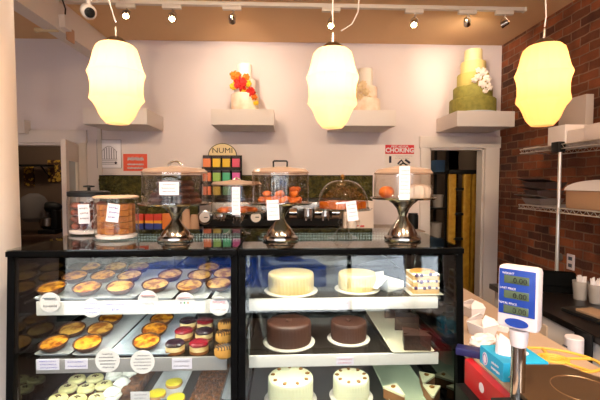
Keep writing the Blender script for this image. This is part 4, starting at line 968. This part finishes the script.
# tissue box
tb = thing('tissue_box', 'bright blue tissue box with a white tissue on the packing counter', 'tissue box', (.845, 1.418, ZK), R(1))
tbl = mat('tissue_blue', '#1c9ac8', .5, c2='#2ab0d8', nscale=5)
obj('carton', MB().box(-.08, .085, -.08, .08, 0, .068, .003), tbl, tb)
obj('oval_emblem', MB().lathe([(.024, 0), (.024, .001)], 24, sy=.75).turn((0, -pi/2, 0)).move((-.0802, .04, .031)), paper, tb)
obj('emblem_ring', MB().tube([(-.0815, .04+.013*cos(a), .031+.018*sin(a)) for a in [2*pi*k/20 for k in range(21)]], .0012, 5), inkb, tb)
scribble(tb, -.06, .07, .012, .045, 2, paper, -.0812, .0011, 31)
sb = scribble(tb, -.03, .03, -.02, .02, 2, paper, 0, .0012, 32); sb.rotation_euler = (0, 0, -pi/2); sb.location = (-.0812, -.03, .03)
obj('tissue', MB().loft([[Vector((.062*cos(a)*(1-.5*k)-.03*k, .035*sin(a)*(1-.4*k), .069+.036*k+.008*sin(3*a)*k)) for a in [2*pi*j/16 for j in range(16)]] for k in (0, .6, 1.2, 1.7)]), paper, tb, smooth=20)
# red and blue film boxes along the left edge
rb = thing('film_box', 'long red carton lying along the left edge of the packing counter', 'carton', (.662+.02, 1.36, ZK-.035))
rb.location = (.7575, 1.37, .845)
redm = mat('carton_red', '#b8161c', .4)
obj('carton', MB().box(-.034, -.002, -.168, .168, -.049, .052, .004), redm, rb)
obj('round_emblem', MB().lathe([(.018, 0), (.018, .001)], 20).turn((0, R(-90), 0)).move((-.0342, .03, .004)), paper, rb)
bb = solo('blue_wrap_box', MB().box(-.025, .025, -.075, .075, 0, .03, .004), mat('carton_indigo', '#1c1c50', .4), 'dark blue wrap carton behind the tissue box', 'carton', (onz(474, 347, ZK+.03).x, onz(474, 347, ZK+.03).y-.02, ZK), R(58))
# folded white takeout boxes
cw = mat('takeout_white', '#e8deda', .6)
def takeout(px, py, w, h, rz, lb, flap=35):
    p = onz(px, py, ZK); t = thing('takeout_box', lb, 'takeout box', (p.x, p.y, ZK), rz, 'white takeout boxes on the packing counter')
    a = [Vector((x*w*.8, y*w*.8, 0)) for x, y in ((-.5, -.5), (.5, -.5), (.5, .5), (-.5, .5))]; b = [Vector((x*w, y*w, h)) for x, y in ((-.5, -.5), (.5, -.5), (.5, .5), (-.5, .5))]
    mb = MB().loft([a, b]); obj('box_body', mb, cw, t, smooth=0)
    r_ = [(-w/2, h), (w/2, h), (w*.42, h+w*.3), (0, h+w*.55), (-w*.42, h+w*.3)]
    for sgn, an in ((-1, -flap), (1, flap*.6)):
        obj('flap', MB().prism(r_, 'y', -.002+sgn*w/2, .002+sgn*w/2).turn((R(sgn*-1*42 if flap < 45 else sgn*-70), 0, 0), (0, sgn*w/2, h)) if 0 else MB().prism(r_, 'y', -.002+sgn*w/2, .002+sgn*w/2).turn((R(sgn*(38 if flap < 45 else 75)), 0, 0), (0, sgn*w/2, h)), cw, t, smooth=0)
takeout(482, 335, .095, .055, .4, 'white takeout box with raised flaps nearest the scale', 10)
takeout(473, 316, .085, .05, .2, 'white takeout box at the back behind the case corner', 25)
takeout(502, 330, .07, .025, .9, 'low folded white takeout box beside the scale display', 50)
t = thing('paper_wad', 'crumpled white paper bag in front of the takeout boxes', 'paper bag', (onz(482, 346, ZK).x, onz(482, 346, ZK).y, ZK), .4)
obj('crumpled_paper', MB().ball((0, 0, .025), .05, 3, (1.2, .8, .5), .2), cw, t, smooth=20)
# price scale
Yp = 1.16; pt = at(518.5, 350, Yp); scl = thing('shop_scale', 'white shop scale with blue triple display on a steel pole', 'scale', (pt.x, Yp, ZK))
dz = at(518, 339, Yp).z-ZK
obj('pole', MB().lathe([(.0205, 0), (.0205, dz+.01)], 24, (0, 0, 0)), chrome, scl)
obj('collar', MB().lathe([(.022, dz-.02), (.024, dz-.01), (.027, dz+.03)], 24), mat('scale_white', '#d8cccc', .4), scl)
hx_ = R(-46)
ztop = at(518, 266, Yp).z-ZK; zbot = at(518, 328, Yp).z-ZK
def disp(mb): return mb.turn((0, 0, hx_))
hw = .056
obj('display_head', disp(MB().box(-hw, hw, -.028, .03, zbot, ztop, .014)), MATS['scale_white'], scl)
pan = obj('blue_panel', disp(MB().box(-hw+.006, hw-.008, -.0305, -.027, zbot+.045, ztop-.008, .001)), mat('scale_blue', '#163a92', .35), scl)
lcd = mat('lcd', '#4c5a44', .25); H3 = (ztop-.008-zbot-.045)/3
for k in range(3):
    zc = ztop-.012-H3*(k+.55)
    w_ = obj('lcd_window', disp(MB().box(-hw+.020, hw-.024, -.0315, -.0285, zc-H3*.30, zc+H3*.24, .001)), lcd, scl)
    text(['WEIGHT', 'UNIT PRICE', 'TOTAL PRICE'][k], .0085, paper, scl, Matrix.Rotation(hx_, 3, 'Z') @ Vector((-.025, -.0312, zc+H3*.36)), (pi/2, 0, hx_))
    text('0.00', .022, blackp, scl, Matrix.Rotation(hx_, 3, 'Z') @ Vector((.008, -.0322, zc-.003)), (pi/2, 0, hx_), 'digits')
obj('oval_badge', disp(MB().lathe([(.032, 0), (.032, .002)], 24, sy=.42).turn((pi/2, 0, 0)).move((-.0, -.0285, zbot+.022))), MATS['scale_blue'], scl)
obj('scale_base', MB().prism([(x-pt.x, y-Yp) for x, y in ((.64, .9), (.64, 1.18), (.72, 1.18), (.83, 1.30), (.98, 1.30), (.98, .9))], 'z', 0, .035), blackp, scl, smooth=0)
pl = mat('platter_steel', '#8f7458', .35, .9)
px_ = [onz(520, 397, ZK+.07), onz(530, 372.5, ZK+.07), onz(572, 374, ZK+.07), onz(606, 400, ZK+.07)]
PX0 = .055; 
obj('platter', MB().prism([(x-pt.x, y-Yp) for x, y in ((.71, .92), (.71, 1.18), (.815, 1.327), (.965, 1.32), (1.03, 1.22), (1.03, .92))], 'z', .055, .068), pl, scl, smooth=0)
obj('platter_ring', MB().tube([(.205+.085*cos(a), -.0+.085*sin(a), .068) for a in [2*pi*k/28 for k in range(29)]], .0015, 5), mat('platter_ring', '#b89468', .3, .9), scl)
obj('platter_support', MB().lathe([(.05, .035), (.05, .055)], 20, (.165, .0, 0)), blackp, scl)
# yellow stencil
yst = mat('stencil_yellow', '#d8a83c', .5)
c0 = onz(556, 360, ZK); t = thing('cake_stencil', 'flat yellow plastic stencil lying on the kraft paper', 'stencil', (c0.x, c0.y, ZK), R(-22))
mb = MB(); RX, RY = .15, .10
def oval(rx, ry, cx=0, cy=0, n=32): return [(cx+rx*cos(2*pi*k/n), cy+ry*sin(2*pi*k/n), .004) for k in range(n+1)]
mb.tube(oval(RX, RY), .006, 6); mb.tube(oval(.05, .034, -.01), .008, 6); mb.tube(oval(.036, .02, -.01), .006, 6); mb.tube(oval(.02, .01, -.01), .008, 6)
for a in (0.5, 1.75, 3.1, 4.3, 5.4): mb.tube([(.05*cos(a)-.01, .034*sin(a), .004), (RX*cos(a), RY*sin(a), .004)], .006, 6)
obj('outline', mb, yst, t)

# ------------------------------------------------------------------ counter along the brick wall
XW0 = 2.03*hK
wc = thing('wall_counter', 'dark topped counter with white cabinets along the brick wall', 'counter', (0, 0, 0))
yb_ = onz(484, 283.5, ZK).y
obj('worktop', MB().box(XW0, XR-.003, YN, yb_, ZK-.035, ZK, .004), mat('dark_granite', '#0e0b0a', .3, c2='#181210', nscale=40, spec=.3), wc)
obj('cabinet', MB().box(XW0+.03, XR-.003, YN, yb_-.02, .02, ZK-.035, .003), mat('cabinet_grey', '#d4cac4', .5), wc)
yy = 2.05
obj('vent_panel', MB().box(XW0+.02, XW0+.03, 2.1, 2.32, .45, ZK-.09, .003), mat('panel_beige', '#c4ac94', .5), wc); obj('vent_slot', MB().box(XW0+.015, XW0+.02, 2.17, 2.26, .62, ZK-.13), blackp, wc)
p = onx(584, 348, XW0+.0)
cn = thing('white_canister', 'white canister with a printed label in a dark wire holder under the wall counter', 'canister', (XW0-.05, p.y, 0))
zc_ = p.z; obj('can_body', MB().lathe([(.04, zc_-.09), (.04, zc_+.05), (.036, zc_+.055), (.001, zc_+.055)], 24), MATS['scale_white'], cn)
obj('holder', MB().tube([(.052*cos(a), .052*sin(a), zc_-.04) for a in [2*pi*k/20 for k in range(21)]], .004, 6).box(.042, .05, -.055, .055, zc_-.1, zc_+.08).box(-.05, .045, -.055, .055, zc_-.1, zc_-.09).box(-.03, -.02, -.055, .055, 0, zc_-.09), blackp, cn)
sb = scribble(cn, -.02, .02, zc_-.05, zc_+.02, 4, ink, 0, .0012, 41); sb.rotation_euler = (0, 0, -pi/2); sb.location = (-.0415, 0, 0)
# black box by the wall, straws, trays
p = onz(556, 291, ZK)
mn = thing('card_terminal', 'black boxy till terminal at the back of the wall counter', 'terminal', (p.x+.02, p.y+.03, ZK), R(-20))
obj('housing', MB().prism([(-.08, 0), (.07, 0), (.07, .07), (.02, .12), (-.03, .12)], 'x', -.11, .10), mat('matte_black', '#040404', .8, spec=.05), mn); obj('screen', MB().box(-.09, .08, -.062, -.057, .04, .10, rot=(R(-22), 0, 0)), MATS['matte_black'], mn)
strw = mat('straw_white', '#d8d0cc', .5)
def strawcup(px, py, label, seed):
    p = onz(px, py, ZK); t = thing('straw_cup', label, 'cup', (p.x, p.y, ZK), 0, 'cups of straws on the wall counter')
    obj('cup', MB().lathe([(.033, 0), (.042, .11), (.04, .11), (.031, .006)], 24), glass('cloudy_plastic', '#e4ded8', 1.4, .3, .06, '#d8d0c8', .25), t)
    q = random.Random(seed)
    for k in range(16):
        a = q.uniform(0, 6.28); rr = q.uniform(0, .022); ex = q.uniform(.9, 1.45)
        obj('straw', MB().tube([(rr*cos(a), rr*sin(a), .004), (rr*cos(a)*ex*1.2, rr*sin(a)*ex*1.2, q.uniform(.125, .15))], .0042, 6), strw, t)
strawcup(580, 299, 'clear cup of white straws nearest the black terminal', 1); strawcup(596, 303, 'clear cup of white straws at the right edge, nearer the front', 2)
p = onz(590, 318, ZK); t = thing('napkin_tray', 'black tray with brown napkins at the right end of the wall counter', 'tray', (p.x+.02, p.y, ZK), R(10))
obj('tray', MB().box(-.07, .07, -.13, .13, 0, .02, .004), blackp, t); obj('napkins', MB().box(-.05, .055, -.09, .06, .021, .035, .002), mat('napkin_brown', '#8a6c50', .8), t)
# wall plates
def wp(name, px, py, w, h, label, rnd_=False):
    p = onx(px, py, XR-.003)
    if rnd_: solo(name, MB().lathe([(w, 0), (w, .012), (w*.7, .014), (w*.6, .008), (.001, .008)], 24).turn((0, -pi/2, 0)), mat('plate_grey', '#6a6058', .6), label, 'wall fitting', (XR-.002, p.y, p.z))
    else:
        t = thing(name, label, 'outlet', (XR-.01, p.y, p.z)); obj('plate', MB().box(0, .009, -w, w, -h, h, .002), MATS['scale_white'], t)
        for s_ in (-1, 1): obj('socket', MB().box(-.002, 0, -w*.5, w*.5, s_*h*.45-.014, s_*h*.45+.014), mat('socket_blue', '#3a4458', .5), t)
wp('wall_outlet', 571, 262, .04, .062, 'white wall outlet plate on the brick wall above the straws')
wp('round_fitting', 560, 257, .035, .035, 'round grey fitting on the brick wall beside the outlet', True)

# ------------------------------------------------------------------ wire shelving on the brick wall
XS = 1.90
zl = onx(560, 208.5, XS).z; zu = onx(560, 144.5, XS).z
ys0 = 1.7; ys1 = onx(520, 150, XS).y
ws = thing('wire_shelving', 'chrome two tier wire shelving standing on the wall counter before the brick', 'shelving', (0, 0, 0))
XS1 = XS+.36
for z in (zl, zu):
    mb = MB()
    for x in (XS, XS1):
        mb.tube([(x, ys0, z), (x, ys1, z)], .004, 6); mb.tube([(x, ys0, z-.03), (x, ys1, z-.03)], .004, 6)
        n_ = int((ys1-ys0)/.03)
        mb.tube([(x, ys0+(ys1-ys0)*k/n_, z-.03*(k % 2)) for k in range(n_+1)], .0022, 5)
    for y in (ys0, ys1): mb.tube([(XS, y, z), (XS1, y, z)], .004, 6); mb.tube([(XS, y, z-.03), (XS1, y, z-.03)], .004, 6)
    k = 0; y = ys0+.025
    while y < ys1: mb.tube([(XS, y, z+.002), (XS1, y, z+.002)], .002, 4); y += .025
    obj('wire_shelf', mb, wire, ws)
yp = onx(557, 250, XS+.01).y
for x, y in ((XS+.012, yp), (XS1-.012, yp), (XS+.012, ys0+.01), (XS1-.012, ys0+.01)): obj('post', MB().lathe([(.012, ZK), (.012, zu+.005)], 14, (x, y, 0)), wire, ws)
obj('clamp', MB().box(XS-.02, XS+.03, yp-.03, yp+.05, zu-.05, zu+.02, .005), blackp, ws)
def bpos(px, Xf): return onx(px, 170, Xf).y
wbm = mat('bakery_box_white', '#dcd2cc', .6); wbb = mat('bakery_box_back', '#b4a69c', .6)
def bakebox(y0, y1, x0, x1, z0, h, m, lb, open_=None):
    t = thing('bakery_box', lb, 'box', ((x0+x1)/2, (y0+y1)/2, z0), 0, 'folded bakery boxes on the wire shelving'); w, d = (x1-x0)/2, (y1-y0)/2
    obj('box_body', MB().box(-w, w, -d, d, 0, h, .003), m, t)
    if open_: obj('lid_flap', MB().prism([(-d, h), (-d*.4, h+open_), (d*.9, h+open_*.9), (d, h)], 'x', w-.006, w), m, t)
zz = zu+.005
ya, yb2, yc2, yd = onx(548, 130, XS+.02).y, onx(566, 130, XS+.02).y, onx(584, 130, XS+.02).y, 1.75
bakebox(yb2+.01, ya, XS+.02, XS+.25, zz, .13, wbm, 'white bakery box on the top wire shelf, under the amber lamp')
bakebox(yc2+.01, yb2, XS+.03, XS+.28, zz, .085, wbm, 'white bakery box with raised flap in the middle of the top wire shelf', .11)
bakebox(yd+.3, yc2, XS+.02, XS+.28, zz, .10, wbm, 'white bakery box at the right end of the top wire shelf', .02)
bakebox(onx(587, 110, 2.2).y, onx(560, 110, 2.2).y, XS+.29, XS+.35, zz, onx(573, 98, 2.2).z-zz, wbb, 'tall flattened white carton standing against the brick on the top shelf')
solo('folded_carton', MB().box(-.11, .11, -.09, .09, 0, .008, .001), wbm, 'flat white folded card at the left end of the top wire shelf', 'card', (XS+.14, onx(533, 150, XS+.13).y-.12, zz+.0))
# lower shelf
zz = zl+.005; dk = mat('dark_card', '#4c3c38', .5); dk2 = mat('grey_card', '#80726c', .5)
y_ = onx(541, 200, XS+.12).y
for k, (h, rot, m, lb) in enumerate([(.001, 0, dk2, 'flat grey takeout tray at the bottom of the stack on the lower wire shelf'), (.062, -4, dk, 'dark takeout tray in the middle of the stack on the lower wire shelf'), (.124, 5, dk, 'dark takeout tray on top of the stack on the lower wire shelf')]):
    t = thing('takeout_tray', lb, 'tray', (XS+.13, y_-k*.01, zz+h), R(rot*2), 'dark takeout trays on the lower wire shelf')
    w, d, hh = .10, .115, .05
    a = [Vector((x*w*.75, y*d*.8, 0)) for x, y in ((-1, -1), (1, -1), (1, 1), (-1, 1))]; b = [Vector((x*w, y*d, hh)) for x, y in ((-1, -1), (1, -1), (1, 1), (-1, 1))]
    obj('tray_body', MB().loft([a, b]), m, t, smooth=0)
    obj('flap', MB().box(-w*1.7, -w*.3, -d*1.1, d*.9, hh+.001, hh+.005, rot=(0, R(10), R(8)), piv=(-w*.3, 0, hh)), m, t, smooth=0)
yq0, yq1 = onx(566, 190, XS+.03).y, 2.0
tan_ = mat('tan_box', '#a07c5c', .6)
t = thing('cake_carton', 'tan open cake carton with a white curved lid on the lower wire shelf', 'carton', (XS+.17, (yq0+yq1)/2, zz)); d = (yq0-yq1)/2
obj('carton', MB().box(-.14, .14, -d, d, 0, .12, .004), tan_, t)
cv = [(.0+.15*cos(a)*.0-.155+.0, 0) for a in (0,)]
obj('curved_lid', MB().prism([(-d*1.02+.0, .121), (d*1.02, .121)]+[(d*1.02*cos(a), .121+.07*sin(a)) for a in [pi*k/14 for k in range(1, 14)]], 'x', -.15, .14), wbm, t)

# ------------------------------------------------------------------ light
W = bpy.data.worlds.new('sky'); S.world = W; W.use_nodes = True; bg = W.node_tree.nodes['Background']; bg.inputs[0].default_value = (.84, .9, 1, 1); bg.inputs[1].default_value = 11
def area(x, y, z, sx, sy, e, col, rot, portal=False):
    ld = bpy.data.lights.new('area', 'AREA'); ld.shape = 'RECTANGLE'; ld.size = sx; ld.size_y = sy; ld.energy = e; ld.color = col
    lo = bpy.data.objects.new('portal_light', ld); COL.objects.link(lo); lo.location = (x, y, z); lo.rotation_euler = rot
    if portal: ld.cycles.is_portal = True
area(-.35, YS-.12, 1.6, 4.7, 2.5, 1, (1, 1, 1), (pi/2, 0, 0), True)
def spot(x, y, z, tgt, e, size, col=(1, .76, .52)):
    d = (Vector(tgt)-Vector((x, y, z))).normalized(); ld = bpy.data.lights.new('spot', 'SPOT'); ld.energy = e; ld.color = col; ld.spot_size = R(size); ld.spot_blend = 1; ld.shadow_soft_size = .05
    lo = bpy.data.objects.new('spot_light', ld); COL.objects.link(lo); lo.location = (x, y, z); lo.rotation_euler = d.to_track_quat('-Z', 'Y').to_euler()
# unseen fill downlights added over the customer side, behind and above the viewer
for k, (x, y, tx, ty) in enumerate([(-1.0, .3, -.8, 2.6), (.4, .3, .3, 2.6), (1.5, .2, 1.5, 2.2)]):
    t = thing('fill_downlight', ['added fill downlight above the customer side, left', 'added fill downlight above the customer side, middle', 'added fill downlight above the customer side, right'][k], 'fill light', (x, y, ZC))
    obj('ring', MB().lathe([(.06, 0), (.07, -.004), (.07, -.01), (.058, -.01)], 24), trackm, t); obj('bulb', MB().lathe([(.055, -.002), (.055, -.005)], 24), bulb, t)
    spot(x, y, ZC-.02, (tx, ty, .9), 230 if k < 2 else 150, 130)
# unseen point lights that brighten the two back rooms
for x, y, e, c in ((-2.9, 4.9, 15, (1, .8, .6)), (1.6, 4.9, 9, (1, .8, .55))):
    ld = bpy.data.lights.new('room', 'POINT'); ld.energy = e; ld.color = c; ld.shadow_soft_size = .08
    lo = bpy.data.objects.new('room_light', ld); COL.objects.link(lo); lo.location = (x, y, 2.45)
S.view_settings.view_transform = 'Standard'; S.view_settings.look = 'None'; S.view_settings.gamma = 1; S.view_settings.use_curve_mapping = False
S.view_settings.exposure = 0.33
try:
    S.cycles.transparent_max_bounces = 32; S.cycles.max_bounces = 10; S.cycles.sample_clamp_indirect = 6
except Exception as e: print(e)
